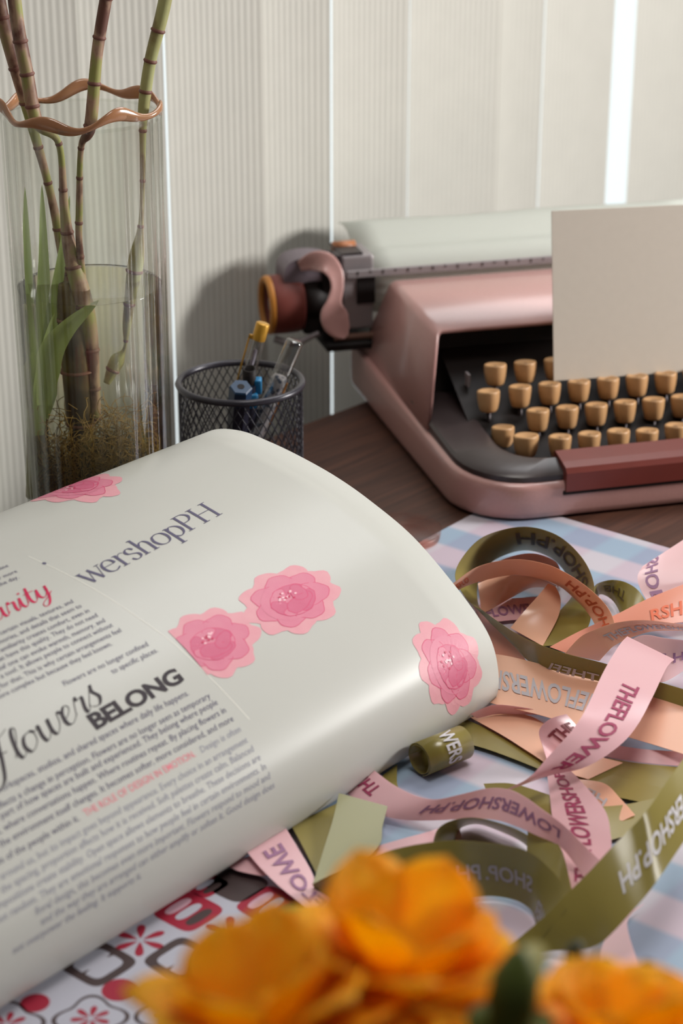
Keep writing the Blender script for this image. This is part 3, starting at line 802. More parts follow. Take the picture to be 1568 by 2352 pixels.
M_stalk = stalk_mat('brown_green_stalk', (112, 74, 62), (176, 144, 120), (156, 156, 88))
M_stalk_green = stalk_mat('pale_green_stalk', (134, 122, 78), (170, 168, 112), (176, 178, 122))
M_stalk_dark = stalk_mat('dark_rotting_stem', (66, 50, 32), (96, 76, 46), (120, 104, 58))
M_node = mat('stalk_ring', (124, 82, 70), .6)
M_leaf = mat('bamboo_leaf', (176, 200, 122), .5, .4, trans=.35, noise=.3, nscale=50, col2=(204, 216, 160))
M_leaf_lime = mat('lime_leaf', (164, 182, 72), .5, .4, trans=.35)
M_root = mat('tan_root', (186, 152, 88), .6, .3, trans=.2)
M_root_dark = mat('brown_root', (104, 84, 44), .7, .2)
def vpt(px, py, dep=0.0):
    """Point of the upright plane through the vase axis (dep: metres behind it)."""
    return at_y(px, py, VY + dep)
def stalk(label, pts, r, material, node_gap=.024, seedn=1, loop=8):
    """pts: (pixel x, pixel y, depth, radius factor)."""
    R = random.Random(seedn)
    P = [tuple(vpt(x, y, d)) + (r * k,) for x, y, d, k in pts]
    Q = cr(P, loop); base = Vector(Q[-1][:3]) 
    root = empty('bamboo_stalk', base); tag(root, label, 'bamboo', 'bamboo stalks in the vase')
    # resample with swollen rings
    pts3 = [Vector(q[:3]) for q in Q]; rad = [q[3] for q in Q]
    mb = MB(); mb.tube([p - base for p in pts3], rad, 12); mb.build('stem', material, root)
    mn = MB(); acc = 0; nxt = node_gap * R.uniform(.4, 1)
    for i in range(1, len(pts3)):
        acc += (pts3[i] - pts3[i - 1]).length
        if acc > nxt:
            t = (pts3[i] - pts3[i - 1]).normalized(); p = pts3[i] - base; rr = rad[i]; mn = MB(); mn.tube([p - t * .0012, p - t * .0003, p + t * .0005, p + t * .0011], [rr * 1.0, rr * 1.16, rr * 1.14, rr * 1.0], 12, cap=False)
            mn.build('ring', M_node, root)
            nxt = acc + node_gap * R.uniform(.7, 1.3)
    return root, base
S = .0034
stalk('brown jointed bamboo stalk leaning out farthest left over the vase rim', [(-34, -160, -.004, 1), (5, 40, -.002, 1), (40, 170, 0, .95), (66, 262, .004, .8), (110, 420, .01, .6), (140, 560, .015, .8), (165, 700, .015, 1.0), (170, 900, .012, .8)], S * 1.25, M_stalk, seedn=1)
stalk('brown and green bamboo stalk just right of the leftmost one', [(18, -160, -.022, 1), (38, 40, -.021, 1), (62, 170, -.02, 1), (85, 280, -.02, .95), (135, 330, -.012, .5), (147, 470, -.008, .7), (160, 570, -.006, 1.1), (188, 680, -.006, 1.5), (205, 760, -.006, 1.3), (215, 880, -.006, 1.0), (220, 960, -.006, .8)], S * 1.2, M_stalk, seedn=2)
stalk('bamboo stalk rising from the middle of the vase mouth', [(272, -160, -.03, 1), (240, 15, -.03, 1), (222, 130, -.03, .95), (207, 290, -.03, 1.0), (186, 340, -.02, .5), (182, 480, -.012, .6), (182, 560, -.01, .6), (196, 690, 0, .7), (215, 820, .01, .7)], S * 1.08, M_stalk, seedn=3)
stalk('bamboo stalk leaning right with thin pale lower stem against the glass', [(410, -160, .012, 1.1), (375, 20, .012, 1.1), (345, 140, .012, 1.0), (330, 245, .012, .95), (328, 300, .012, .6), (327, 430, .012, .42), (323, 520, .012, .5), (312, 600, .012, 1.35), (298, 690, .012, .95), (291, 748, .012, .75), (286, 800, .012, .3), (268, 830, .012, 1.3), (245, 880, .01, .6)], S * 1.1, M_stalk_green, seedn=4)
stalk('thick dark decaying bamboo stem standing in the water', [(150, 650, -.004, .7), (158, 690, -.004, 1.2), (168, 760, -.004, 1.5), (178, 850, -.004, 1.6), (185, 960, -.004, 1.4), (190, 1040, -.004, 1.0)], .0064, M_stalk_dark, node_gap=.03, seedn=5)
def leaf(mb, pts, w, side=None, fold=.25):
    P = [tuple(vpt(x, y, d)) for x, y, d in pts]; Q = cr(P, 8); N = len(Q); V = []
    for i, q in enumerate(Q):
        q = Vector(q); a = Vector(Q[max(i - 1, 0)]); b = Vector(Q[min(i + 1, N - 1)]); t = (b - a).normalized()
        sd = t.cross(Vector((0.25, -1, .1))).normalized(); nn = sd.cross(t)
        k = i / (N - 1); ww = w * (min(1, .45 + 2.2 * k) * (1 - k ** 2.2) ** .9 + .02)
        V += [q - sd * ww + nn * ww * fold, q - sd * ww * .5 + nn * ww * fold * .4, q, q + sd * ww * .5 + nn * ww * fold * .4, q + sd * ww + nn * ww * fold]
    mb.add(V, [(5 * i + k, 5 * i + k + 1, 5 * i + 5 + k + 1, 5 * i + 5 + k) for i in range(N - 1) for k in range(4)])
def in_vase(p, lim=.0415):
    p = Vector(p); q = Vector((p.x - VX, p.y - VY, 0))
    if q.length > lim: q *= lim / q.length
    return Vector((VX + q.x, VY + q.y, p.z))
shoot = empty('bamboo_shoot', (VX - .028, VY - .006, .012)); tag(shoot, 'leafy green bamboo shoot standing at the left inside the vase', 'bamboo')
SH0 = Vector(shoot.location)
def add_leaf(pts, w, material, fold=.25):
    mb = MB(); leaf(mb, pts, w, fold=fold); mb.v = [tuple(in_vase(p) - SH0) for p in mb.v]; mb.build('leaf', material, shoot)
mb = MB(); mb.tube([Vector(q) - SH0 for q in cr([tuple(vpt(x, y, 0)) for x, y in ((82, 1140), (84, 1020), (80, 900), (72, 790), (66, 700))], 6)], [.0066] * 8 + [.006] * 8 + [.004] * 9, 12); mb.build('stem', M_stalk_green, shoot)
add_leaf([(78, 900, .0, ), (52, 780, -.004), (40, 640, -.006), (12, 470, -.008)], .0042, M_leaf)
add_leaf([(80, 880, .0), (66, 740, .004), (62, 600, .006), (57, 430, .008)], .0046, M_leaf)
add_leaf([(92, 880, -.002), (98, 720, .002), (100, 600, .006), (96, 425, .008)], .0052, M_leaf)
add_leaf([(100, 860, .0), (118, 730, .004), (140, 600, .006), (160, 450, .01)], .0046, M_leaf)
add_leaf([(86, 1000, -.016), (74, 880, -.018), (64, 780, -.018), (58, 640, -.016)], .0086, M_leaf)
add_leaf([(100, 930, -.02), (112, 820, -.022), (152, 755, -.022), (226, 690, -.02)], .0088, M_leaf, .3)
add_leaf([(96, 960, -.014), (104, 880, -.016), (112, 800, -.018), (126, 720, -.016)], .0080, M_leaf)
add_leaf([(76, 940, -.012), (64, 860, -.014), (54, 800, -.014), (42, 735, -.012)], .0040, M_leaf_lime)
# roots: a felt of thin fibres nobody could count
R = random.Random(11)
def root_cloud(name, label, n, material, cx, cyy, cz, sx, sy, sz, rr, lng):
    mb = MB()
    for i in range(n):
        while True:
            x, y = R.uniform(-1, 1), R.uniform(-1, 1)
            if x * x + y * y < 1: break
        p = Vector((cx + x * sx, cyy + y * sy, cz + R.uniform(-1, 1) * sz)); d = Vector((R.uniform(-1, 1), R.uniform(-1, 1), R.uniform(-1, 1))).normalized(); c = [p.copy()]
        for k in range(7):
            d = (d + Vector((R.uniform(-1, 1), R.uniform(-1, 1), R.uniform(-1, 1))) * .75).normalized(); p = p + d * lng / 7
            q = Vector((p.x - VX, p.y - VY, 0)); lim = .0405
            if q.length > lim: q = q * (lim / q.length); p.x, p.y = VX + q.x, VY + q.y
            p.z = min(max(p.z, .011), .128); c.append(p.copy())
        mb.tube([Vector(q) for q in cr([tuple(k) for k in c], 2)], rr, 3, cap=False)
    o = mb.build(name, material); tag(o, label, 'roots', kind='stuff'); return o
root_cloud('dark_roots', 'dense dark brown root felt filling the bottom of the vase', 1500, M_root_dark, VX, VY + .004, .044, .040, .038, .034, .00045, .036)
root_cloud('pale_roots', 'fine tan root fibres curling in the water above the dark roots', 760, M_root, VX + .004, VY - .014, .070, .038, .028, .040, .00028, .034)

# ------------------------------------------------------------------ wire mesh cup and pens
CX, CY, CR, CHT = -.0693, 1.3000, .0424, .1048
cup = empty('pen_cup', (CX, CY, 0)); tag(cup, 'round black wire mesh pen cup between vase and typewriter', 'pen cup')
mb = MB(); NW = 46; 
for sgn in (1, -1):
    for k in range(NW):
        t0 = 2 * pi * k / NW; pts = []
        for i in range(23):
            z = .004 + (CHT - .006) * i / 22; th = t0 + sgn * (z / .0052) * (2 * pi / NW) * .5
            pts.append((CR * cos(th), CR * sin(th), z))
        mb.tube(pts, .00042, 4, cap=False)
mb.build('mesh_wall', M_wire, cup)
mb = MB(); V = []
def ring(mb, R_, z, r, n=72, m=12):
    V = [((R_ + r * cos(2 * pi * k / m)) * cos(2 * pi * i / n), (R_ + r * cos(2 * pi * k / m)) * sin(2 * pi * i / n), z + r * sin(2 * pi * k / m)) for i in range(n) for k in range(m)]
    mb.add(V, [(i * m + k, ((i + 1) % n) * m + k, ((i + 1) % n) * m + (k + 1) % m, i * m + (k + 1) % m) for i in range(n) for k in range(m)])
ring(mb, CR, CHT, .0024); mb.build('rim', M_rim_wire, cup)
mb = MB(); mb.lathe([(1e-5, .0012), (CR + .001, .0012), (CR + .001, .006), (CR - .001, .006), (CR - .002, .003), (1e-5, .003)], 64); mb.build('base', M_rim_wire, cup)

def pen_root(name, label, bot, top):
    """Empty at the pen's foot whose local z runs along the pen."""
    b = Vector(bot); t = Vector(top); d = t - b
    o = bpy.data.objects.new(name, None); COL.objects.link(o); o.empty_display_size = .02
    o.location = b; o.rotation_mode = 'QUATERNION'; zz = d.normalized(); xx = (Vector((1, 0, 0)) - zz * zz.x).normalized(); yy = zz.cross(xx)
    o.rotation_quaternion = Matrix((xx, yy, zz)).transposed().to_quaternion(); tag(o, label, 'pen', 'pens in the mesh cup'); return o, d.length
def cupfoot(dx, dy): return (CX + dx, CY + dy, .0040)
# gold capped clear pen
t = at_y(604, 742, 1.315)
o, Ln = pen_root('ballpoint_pen', 'clear ballpoint pen with gold end cap and gold clip in mesh cup', cupfoot(-.024, .012), t)
MB().lathe([(1e-5, .0), (.0012, .0), (.0046, .012), (.0046, Ln - .012)], 20).build('barrel', M_pen_clear, o)
MB().lathe([(.0046, Ln - .0125), (.0048, Ln - .011), (.0048, Ln - .0005), (.0042, Ln), (1e-5, Ln)], 24).build('end_cap', M_gold, o)
MB().box(-.0072, -.0060, -.0012, .0012, Ln - .050, Ln - .010, .0004).box(-.0072, -.0040, -.0012, .0012, Ln - .013, Ln - .010, .0004).build('clip', M_gold, o)
MB().lathe([(1e-5, .008), (.0015, .008), (.0015, Ln - .02), (1e-5, Ln - .02)], 10).build('refill', mat('smoky_ink_tube', (120, 112, 128), .4), o)
# clear pen with patterned grip
t = at_y(678, 782, 1.305)
o, Ln = pen_root('gel_pen', 'clear gel pen with speckled blue-grey grip leaning right in mesh cup', cupfoot(-.016, -.004), t)
MB().lathe([(.0056, .05), (.0060, .055), (.0060, Ln - .001), (.0050, Ln), (1e-5, Ln)], 24).build('barrel', M_pen_clear, o)
m = bpy.data.materials.new('speckled_grip'); m.use_nodes = True; N = m.node_tree.nodes; L = m.node_tree.links
ck = N.new('ShaderNodeTexVoronoi'); ck.inputs['Scale'].default_value = 260; tc = N.new('ShaderNodeTexCoord'); L.new(tc.outputs['Object'], ck.inputs['Vector'])
rp = N.new('ShaderNodeValToRGB'); rp.color_ramp.interpolation = 'CONSTANT'; rp.color_ramp.elements[0].color = rgb(60, 72, 92); rp.color_ramp.elements[1].position = .42; rp.color_ramp.elements[1].color = rgb(160, 158, 160)
L.new(ck.outputs['Distance'], rp.inputs[0]); L.new(rp.outputs[0], N['Principled BSDF'].inputs['Base Color'])
MB().lathe([(1e-5, .0), (.0015, .0), (.0055, .014), (.0057, .03), (.0057, Ln - .030), (.0045, Ln - .027), (1e-5, Ln - .027)], 24).build('grip', m, o)
MB().box(.0050, .0068, -.001, .001, Ln - .062, Ln - .030, .0004).build('clip', M_amber, o)
# blue pens with open ends
t = at_y(553, 888, 1.268)
o, Ln = pen_root('hexagonal_pen', 'dark blue hexagonal pen with round hole in its end facing out of mesh cup', cupfoot(-.010, .016), t)
mb = MB(); mb.lathe([(1e-5, 0), (.0072, 0), (.0072, Ln - .0135)], 6); mb.build('barrel', M_navy, o, False)
mb = MB(); mb.lathe([(.0072, Ln - .0135), (.0078, Ln - .0125), (.0078, Ln - .001), (.0070, Ln), (.0026, Ln), (.0026, Ln - .012), (1e-5, Ln - .012)], 6); mb.build('end_plug', M_blue, o, False)
MB().lathe([(1e-5, Ln + .00015), (.0025, Ln + .00015)], 16).build('hole', M_black, o)
t = at_y(572, 846, 1.288)
o, Ln = pen_root('marker_pen', 'marker pen with hollow black end and bright blue clip in mesh cup', cupfoot(.004, .022), t)
MB().lathe([(1e-5, 0), (.0050, 0), (.0055, .01), (.0055, Ln - .012)], 20).build('barrel', M_navy, o)
MB().lathe([(.0046, Ln - .012), (.0046, Ln), (.0036, Ln), (.0036, Ln - .010), (1e-5, Ln - .010)], 20).build('hollow_end', M_black, o)
mb = MB(); mb.box(.0035, .0085, -.0030, .0030, Ln - .020, Ln - .0085, .0008); mb.box(-.0062, .0060, -.0062, .0062, Ln - .030, Ln - .018, .0015); mb.build('clip', M_cyan, o)
# clear round box on the desk
bx_ = at_z(925, 1212, .008)
cb = empty('clear_round_box', (bx_.x, bx_.y, 0)); tag(cb, 'low rosy clear plastic round box on the desk behind magazine edge', 'box')
MB().lathe([(1e-5, .0008), (.0255, .0008), (.0262, .003), (.0262, .0060), (.0254, .0060), (.0254, .0016), (1e-5, .0016)], 64).build('dish', M_disc, cb)
MB().lathe([(.0268, .0050), (.0268, .0080), (.0262, .0086), (1e-5, .0086)], 64).build('lid', M_disc, cb)

# ------------------------------------------------------------------ cloth and patterned paper under the ribbons
K = at_z(1148, 1148); e1 = (at_z(985, 1235) - K).normalized(); e2 = (at_z(1520, 1258) - K); e2 = (e2 - e1 * e2.dot(e1)).normalized()
nx, ny = 30, 40; V = []; F = []
def wrin(x, y): return .0003 + .00018 * (1 + sin(x * 31 + 2 * sin(y * 17)) * cos(y * 23 + x * 9)) * min(1, max(0, (y - .10) * 12))
for j in range(ny + 1):
    for i in range(nx + 1):
        x = .56 * i / nx; y = .64 * j / ny; V.append((x, -y, wrin(x, y)))
F = [(j * (nx + 1) + i, (j + 1) * (nx + 1) + i, (j + 1) * (nx + 1) + i + 1, j * (nx + 1) + i + 1) for j in range(ny) for i in range(nx)]
# local x along e1 (down-left), local -y along e2
sgn = 1 if (e1.x * (-e2.y) - e1.y * (-e2.x)) > 0 else -1
V = [(x, y * 1, z) for x, y, z in V]
gc = mesh('gingham_cloth', V, F, M_gingham, None)
gc.matrix_world = Matrix(((e1.x, -e2.x, 0, K.x), (e1.y, -e2.y, 0, K.y), (0, 0, 1, .0002), (0, 0, 0, 1)))
tag(gc, 'pastel blue and pink gingham cloth spread under the ribbons', 'cloth')

M_pp = [mat('retro_white', (170, 170, 182), .5, .4), mat('retro_red', (148, 26, 50), .5, .4), mat('retro_brown', (64, 50, 50), .5, .4), mat('retro_pink', (196, 158, 172), .5, .4)]
def gAB(px, py):
    p = at_z(px, py, .0015) - PG; return p.dot(PA), p.dot(PB)
pv = []; pf = []; pm = []
def poly(pts, mi, lay):
    n = len(pv); 
    for a, b in pts: q = PG + PA * a + PB * b; pv.append((q.x, q.y, .0011 + .00005 * lay))
    pf.append(tuple(range(n, n + len(pts)))); pm.append(mi)
def sup(c, ra, rb, e=4, n=40, rot=0):
    out = []
    for k in range(n):
        t = 2 * pi * k / n; x = ra * abs(cos(t)) ** (2 / e) * (1 if cos(t) >= 0 else -1); y = rb * abs(sin(t)) ** (2 / e) * (1 if sin(t) >= 0 else -1)
        out.append((c[0] + x * cos(rot) - y * sin(rot), c[1] + x * sin(rot) + y * cos(rot)))
    return out
aR, bR = gAB(735, 2075)[0], gAB(400, 2600)[1]
PAPER_A = (-.42, aR); PAPER_B = (-.08, .30)
poly([(PAPER_A[0], PAPER_B[0]), (PAPER_A[1], PAPER_B[0]), (PAPER_A[1], PAPER_B[1]), (PAPER_A[0], PAPER_B[1])], 0, 0)
def drop_flower(px, py, s, n=6, mi=1, r0=.12, lay=1, ph=.3):
    c = gAB(px, py)
    for k in range(n):
        t = 2 * pi * k / n + ph; pts = []
        for i in range(16):
            u = 2 * pi * i / 16; x = s * (r0 + (1 - r0) * (.5 - .5 * cos(u))); y = s * .20 * sin(u) * (1.15 - .75 * cos(u)) * .62
            pts.append((c[0] + x * cos(t) - y * sin(t), c[1] + x * sin(t) + y * cos(t)))
        poly(pts, mi, lay)
def ring_square(px, py, s):
    c = gAB(px, py); poly(sup(c, s, s, 5), 2, 1); poly(sup(c, s * .66, s * .66, 5), 0, 2)
    poly([(c[0] - s * .67, c[1] - .05 * s), (c[0] - s * .67, c[1] + .1 * s), (c[0] - s * .38, c[1] + .02 * s)], 2, 3); poly([(c[0] + s * .67, c[1] - .1 * s), (c[0] + s * .67, c[1] + .06 * s), (c[0] + s * .4, c[1] - .02 * s)], 2, 3)
def oval_square(px, py, s):
    c = gAB(px, py); poly(sup(c, s, s, 5), 1, 1)
    for k, mi in ((-.5, 3), (.02, 0), (.54, 2)): poly(sup((c[0], c[1] + k * s), s * .62, s * .21, 2.6), mi, 2)
def quatrefoil(px, py, s):
    c = gAB(px, py)
    def q(f): return [(c[0] + s * f * (1 + .16 * cos(4 * t)) * cos(t + .78), c[1] + s * f * (1 + .16 * cos(4 * t)) * sin(t + .78)) for t in [2 * pi * k / 48 for k in range(48)]]
    poly(q(1), 2, 1); poly(q(.88), 0, 2); drop_flower(px, py, s * .60, 7, 1, .1, 3); poly(sup(c, s * .1, s * .1, 2), 0, 4)
S0 = .0135
oval_square(432, 2092, S0); oval_square(622, 2078, S0)
c = gAB(545, 2030); poly(sup(c, S0 * .95, S0 * .95, 4), 2, 1)
oval_square(470, 2030, S0 * .7)
drop_flower(322, 2158, S0 * .95); drop_flower(528, 2140, S0 * 1.0)
ring_square(225, 2212, S0 * 1.05); ring_square(418, 2202, S0 * 1.05); ring_square(640, 2190, S0 * 1.05)
poly(sup(gAB(275, 2272), S0 * .62, S0 * .62, 2), 1, 1); poly(sup(gAB(80, 2302), S0 * .5, S0 * .5, 2), 1, 1)
quatrefoil(208, 2338, S0 * 1.12); quatrefoil(15, 2352, S0 * 1.12); quatrefoil(395, 2330, S0 * 1.1)
drop_flower(470, 2260, S0); oval_square(560, 2280, S0)
pp = mesh('patterned_paper', pv, pf, M_pp, None, False, pm)
tag(pp, 'white sheet printed with red and brown retro motifs under the front of the magazine', 'patterned paper')

# ------------------------------------------------------------------ ribbons
def satin(name, col, col2):
    m = mat(name, col, .27, .9, noise=.06, nscale=30, trans=.24, col2=col2); b = m.node_tree.nodes['Principled BSDF']
    b.inputs['Sheen Weight'].default_value = .25; b.inputs['Sheen Roughness'].default_value = .4; return m
RM = {'pink': satin('pink_satin', (238, 194, 200), (232, 186, 193)), 'peach': satin('peach_satin', (242, 190, 160), (236, 182, 152)), 'olive': satin('olive_satin', (152, 138, 68), (144, 130, 62)),
      'sage': satin('sage_satin', (172, 170, 132), (166, 164, 126)), 'coral': satin('coral_satin', (228, 156, 132), (222, 148, 124)), 'blush': satin('blush_satin', (244, 206, 208), (240, 198, 202))}
TM = {'plum': mat('plum_print', (150, 44, 84), .5), 'violet': mat('violet_print', (142, 98, 132), .5), 'white': mat('silver_print', (196, 192, 196), .4), 'orange': mat('orange_print', (206, 98, 62), .5),
      'grey': mat('grey_print', (174, 166, 170), .5), 'brown': mat('brown_print', (86, 70, 42), .5), 'maroon': mat('maroon_print', (112, 34, 44), .5)}
ZB = .0014
def ribbon(label, colour, st, texts=(), n=8, name='ribbon', group='satin ribbons heaped on the gingham cloth'):
    """st: (x1, y1, h1, x2, y2, h2): the two edges of the band; heights in millimetres over the cloth."""
    E = [tuple(at_z(a, b, ZB + h * .001)) + tuple(at_z(c, d, ZB + k * .001)) for a, b, h, c, d, k in st]
    Q = cr(E, n); P1_ = [Vector(q[:3]) for q in Q]; P2_ = [Vector(q[3:]) for q in Q]
    org = sum((p for p in P1_), Vector()) / len(P1_); org.z = 0
    m_ = 6; V = []; F = []
    for a, b in zip(P1_, P2_):
        for k in range(m_ + 1): V.append(a.lerp(b, k / m_) - org)
    for i in range(len(Q) - 1):
        for k in range(m_): j = i * (m_ + 1) + k; F.append((j, j + m_ + 1, j + m_ + 2, j + 1))
    o = mesh(name, V, F, RM[colour], None); o.location = org
    so = o.modifiers.new('thickness', 'SOLIDIFY'); so.thickness = .0002; so.offset = 0; so.use_rim = False
    tag(o, label, 'ribbon', group)
    mid = [a.lerp(b, .5) for a, b in zip(P1_, P2_)]; S_ = [0]
    for i in range(1, len(mid)): S_.append(S_[-1] + (mid[i] - mid[i - 1]).length)
    def at(fr, t):
        x = fr * S_[-1]; i = 1
        while i < len(S_) - 1 and S_[i] < x: i += 1
        k = (x - S_[i - 1]) / max(1e-9, S_[i] - S_[i - 1])
        a = P1_[i - 1].lerp(P1_[i], k); b = P2_[i - 1].lerp(P2_[i], k); p = a.lerp(b, t)
        n_ = (mid[i] - mid[i - 1]).cross(b - a)
        if n_.length < 1e-12: n_ = Vector((0, 0, 1))
        n_.normalize()
        if n_.dot(CAM - p) < 0: n_ = -n_
        return p + n_ * .0005 - org
    for (s_, fa_, fb_, t0, t1, ink) in texts:
        vs, fs, w = glyphs(s_, .022, 0, 3)
        mesh('printed_text', [at(fa_ + (fb_ - fa_) * x / w, t0 + (t1 - t0) * y) for x, y in vs], fs, TM[ink], o, False)
    return o

# lowest bands lying on the cloth
ribbon('flat olive ribbon band running diagonally from under the magazine corner below the peach ribbons', 'olive', [(1040, 1640, 2, 1060, 1705, 2), (1130, 1680, 2, 1130, 1725, 2), (1230, 1735, 2, 1240, 1768, 2), (1340, 1765, 2, 1330, 1812, 2), (1460, 1775, 2, 1460, 1840, 2), (1600, 1790, 2, 1590, 1870, 2)])
ribbon('olive ribbon in shade under the crossing pink ribbons', 'olive', [(1110, 1800, 3, 1130, 1850, 1), (1175, 1800, 7, 1200, 1880, 1), (1250, 1822, 9, 1260, 1920, 1), (1330, 1850, 7, 1330, 1940, 1), (1420, 1850, 4, 1400, 1930, 2), (1520, 1830, 3, 1500, 1900, 2)])
ribbon('peach brown ribbon slanting down from the magazine edge to the crossed pink ribbons', 'peach', [(1150, 1630, 4, 1080, 1648, 4), (1225, 1648, 5, 1155, 1690, 4), (1285, 1690, 5, 1215, 1728, 4), (1345, 1728, 5, 1275, 1765, 4), (1430, 1752, 4, 1350, 1790, 4)])
ribbon('short peach ribbon end poking out below the two crossed pink ribbons', 'peach', [(1330, 1790, 5, 1310, 1810, 3), (1388, 1800, 5, 1360, 1850, 3), (1425, 1835, 4, 1394, 1872, 3), (1458, 1872, 4, 1428, 1886, 3)], [('HE', .55, .2, .8, .45, 'grey')])
ribbon('dusty pink ribbon strip lying under the wide peach band near the right frame edge', 'pink', [(1380, 1705, 6, 1375, 1735, 3), (1470, 1720, 7, 1480, 1752, 3), (1590, 1728, 7, 1590, 1762, 4)])
ribbon('olive ribbon edge hidden under the dusty pink strip', 'olive', [(1395, 1742, 3, 1390, 1775, 2), (1480, 1755, 3, 1480, 1800, 2), (1600, 1765, 3, 1600, 1830, 2)])
ribbon('pink ribbon lying flat inside the big olive loop', 'pink', [(1090, 1392, 3, 1110, 1432, 2), (1165, 1376, 3, 1180, 1424, 2), (1250, 1370, 3, 1262, 1420, 2)], [('FLOWE', .1, .75, .75, .3, 'violet')])
ribbon('mauve pink ribbon corner crossing the cloth at the lower right', 'pink', [(1480, 2075, 2, 1420, 2110, 2), (1440, 2120, 2, 1380, 2180, 2), (1470, 2230, 2, 1385, 2260, 2), (1490, 2330, 2, 1400, 2360, 2)])
ribbon('thin pink ribbon peeking between olive sage ribbon and the olive arc', 'pink', [(860, 1945, 2, 850, 1985, 2), (930, 1925, 3, 930, 1970, 2), (1000, 1905, 3, 1010, 1950, 2), (1050, 1880, 2, 1060, 1925, 2)])
ribbon('dark olive ribbon scrap beneath the sage ribbon by the magazine edge', 'olive', [(668, 1895, 5, 775, 1845, 5), (695, 1945, 4, 778, 1890, 4), (728, 2010, 3, 770, 1960, 3)])
ribbon('olive ribbon end sticking out between magazine and rolled olive ribbon', 'olive', [(868, 1790, 3, 912, 1755, 3), (885, 1812, 3, 912, 1800, 3), (905, 1850, 3, 925, 1835, 3)])
ribbon('small pink ribbon tip under the left pink ribbon on the patterned paper', 'pink', [(520, 1985, 3, 585, 1962, 4), (545, 2000, 3, 605, 1985, 4), (600, 2012, 3, 625, 2010, 3)])
ribbon('pink ribbon with violet lettering slanting from the magazine onto the patterned paper', 'pink', [(566, 1955, 8, 655, 1900, 8), (592, 1987, 7, 682, 1945, 7), (640, 2035, 5, 710, 1992, 5), (700, 2082, 3, 735, 2040, 3), (745, 2115, 2, 790, 2080, 2)], [('FLOWE', .88, .12, .28, .74, 'violet')])
# sage band that folds into the olive arc
ribbon('pale sage ribbon standing against the magazine roll', 'sage', [(778, 1822, 12, 890, 1852, 10), (765, 1880, 9, 878, 1898, 8), (745, 1945, 6, 868, 1945, 6), (718, 2032, 4, 790, 2010, 4)])
ribbon('dark olive ribbon loop arching behind the olive arc', 'olive', [(995, 1935, 12, 1044, 1935, 2), (1005, 1905, 18, 1050, 1912, 2), (1035, 1886, 20, 1065, 1898, 2), (1085, 1878, 20, 1100, 1893, 2), (1145, 1890, 18, 1150, 1910, 2), (1200, 1912, 16, 1200, 1935, 2), (1240, 1940, 12, 1235, 1970, 2)])
ribbon('broad olive ribbon arc with grey mirrored lettering behind the orange flowers', 'olive', [(717, 2031, 6, 722, 2040, 3), (785, 1996, 20, 790, 2078, 2), (859, 1965, 26, 880, 2090, 2), (939, 1943, 28, 960, 2085, 2), (1032, 1931, 30, 1050, 2068, 2), (1106, 1934, 31, 1120, 2058, 2), (1168, 1943, 31, 1178, 2066, 2), (1216, 1958, 30, 1214, 2085, 2), (1252, 1985, 28, 1228, 2110, 2), (1290, 2030, 26, 1232, 2145, 2), (1300, 2090, 22, 1215, 2190, 2)],
       [('HP.POHSREW', .52, .92, .84, .52, 'grey')] and [('PH', .575, .50, .68, .40, 'grey'), ('SHOP.', .76, .59, .68, .40, 'grey'), ('FLOWER', .95, .80, .92, .62, 'grey')])
ribbon('dark olive ribbon wall standing between the two pink ribbons', 'olive', [(1212, 1900, 20, 1208, 2000, 2), (1250, 1915, 20, 1240, 2040, 2), (1288, 1950, 18, 1275, 2090, 2), (1312, 2040, 14, 1290, 2140, 2)])
# wide peach bands
ribbon('peach ribbon band rising to the right frame edge with orange lettering', 'coral', [(1262, 1486, 10, 1300, 1500, 6), (1330, 1450, 14, 1360, 1482, 8), (1417, 1410, 18, 1430, 1455, 9), (1490, 1374, 20, 1500, 1438, 10), (1600, 1330, 20, 1600, 1425, 10)], [('RSHOP', .66, 1.08, .80, .42, 'orange')])
ribbon('salmon ribbon triangle tucked under the magazine corner', 'coral', [(1085, 1390, 6, 1100, 1420, 4), (1140, 1445, 10, 1118, 1450, 4), (1185, 1490, 12, 1135, 1500, 4), (1215, 1525, 12, 1150, 1535, 4)])
ribbon('wide flat peach ribbon with mirrored grey lettering running right from the magazine corner', 'peach', [(1128, 1502, 10, 1120, 1612, 8), (1160, 1506, 14, 1150, 1621, 10), (1216, 1519, 16, 1230, 1640, 10), (1376, 1560, 17, 1330, 1668, 11), (1505, 1592, 17, 1445, 1694, 11), (1600, 1616, 16, 1600, 1742, 11)], [('THEFLOWERSH', .62, .03, .34, .72, 'grey')])
ribbon('thin pink ribbon fold along the lower edge of the wide peach band', 'pink', [(1080, 1640, 9, 1095, 1650, 5), (1130, 1620, 12, 1140, 1640, 5), (1180, 1622, 12, 1185, 1640, 6), (1240, 1632, 10, 1245, 1642, 6)])
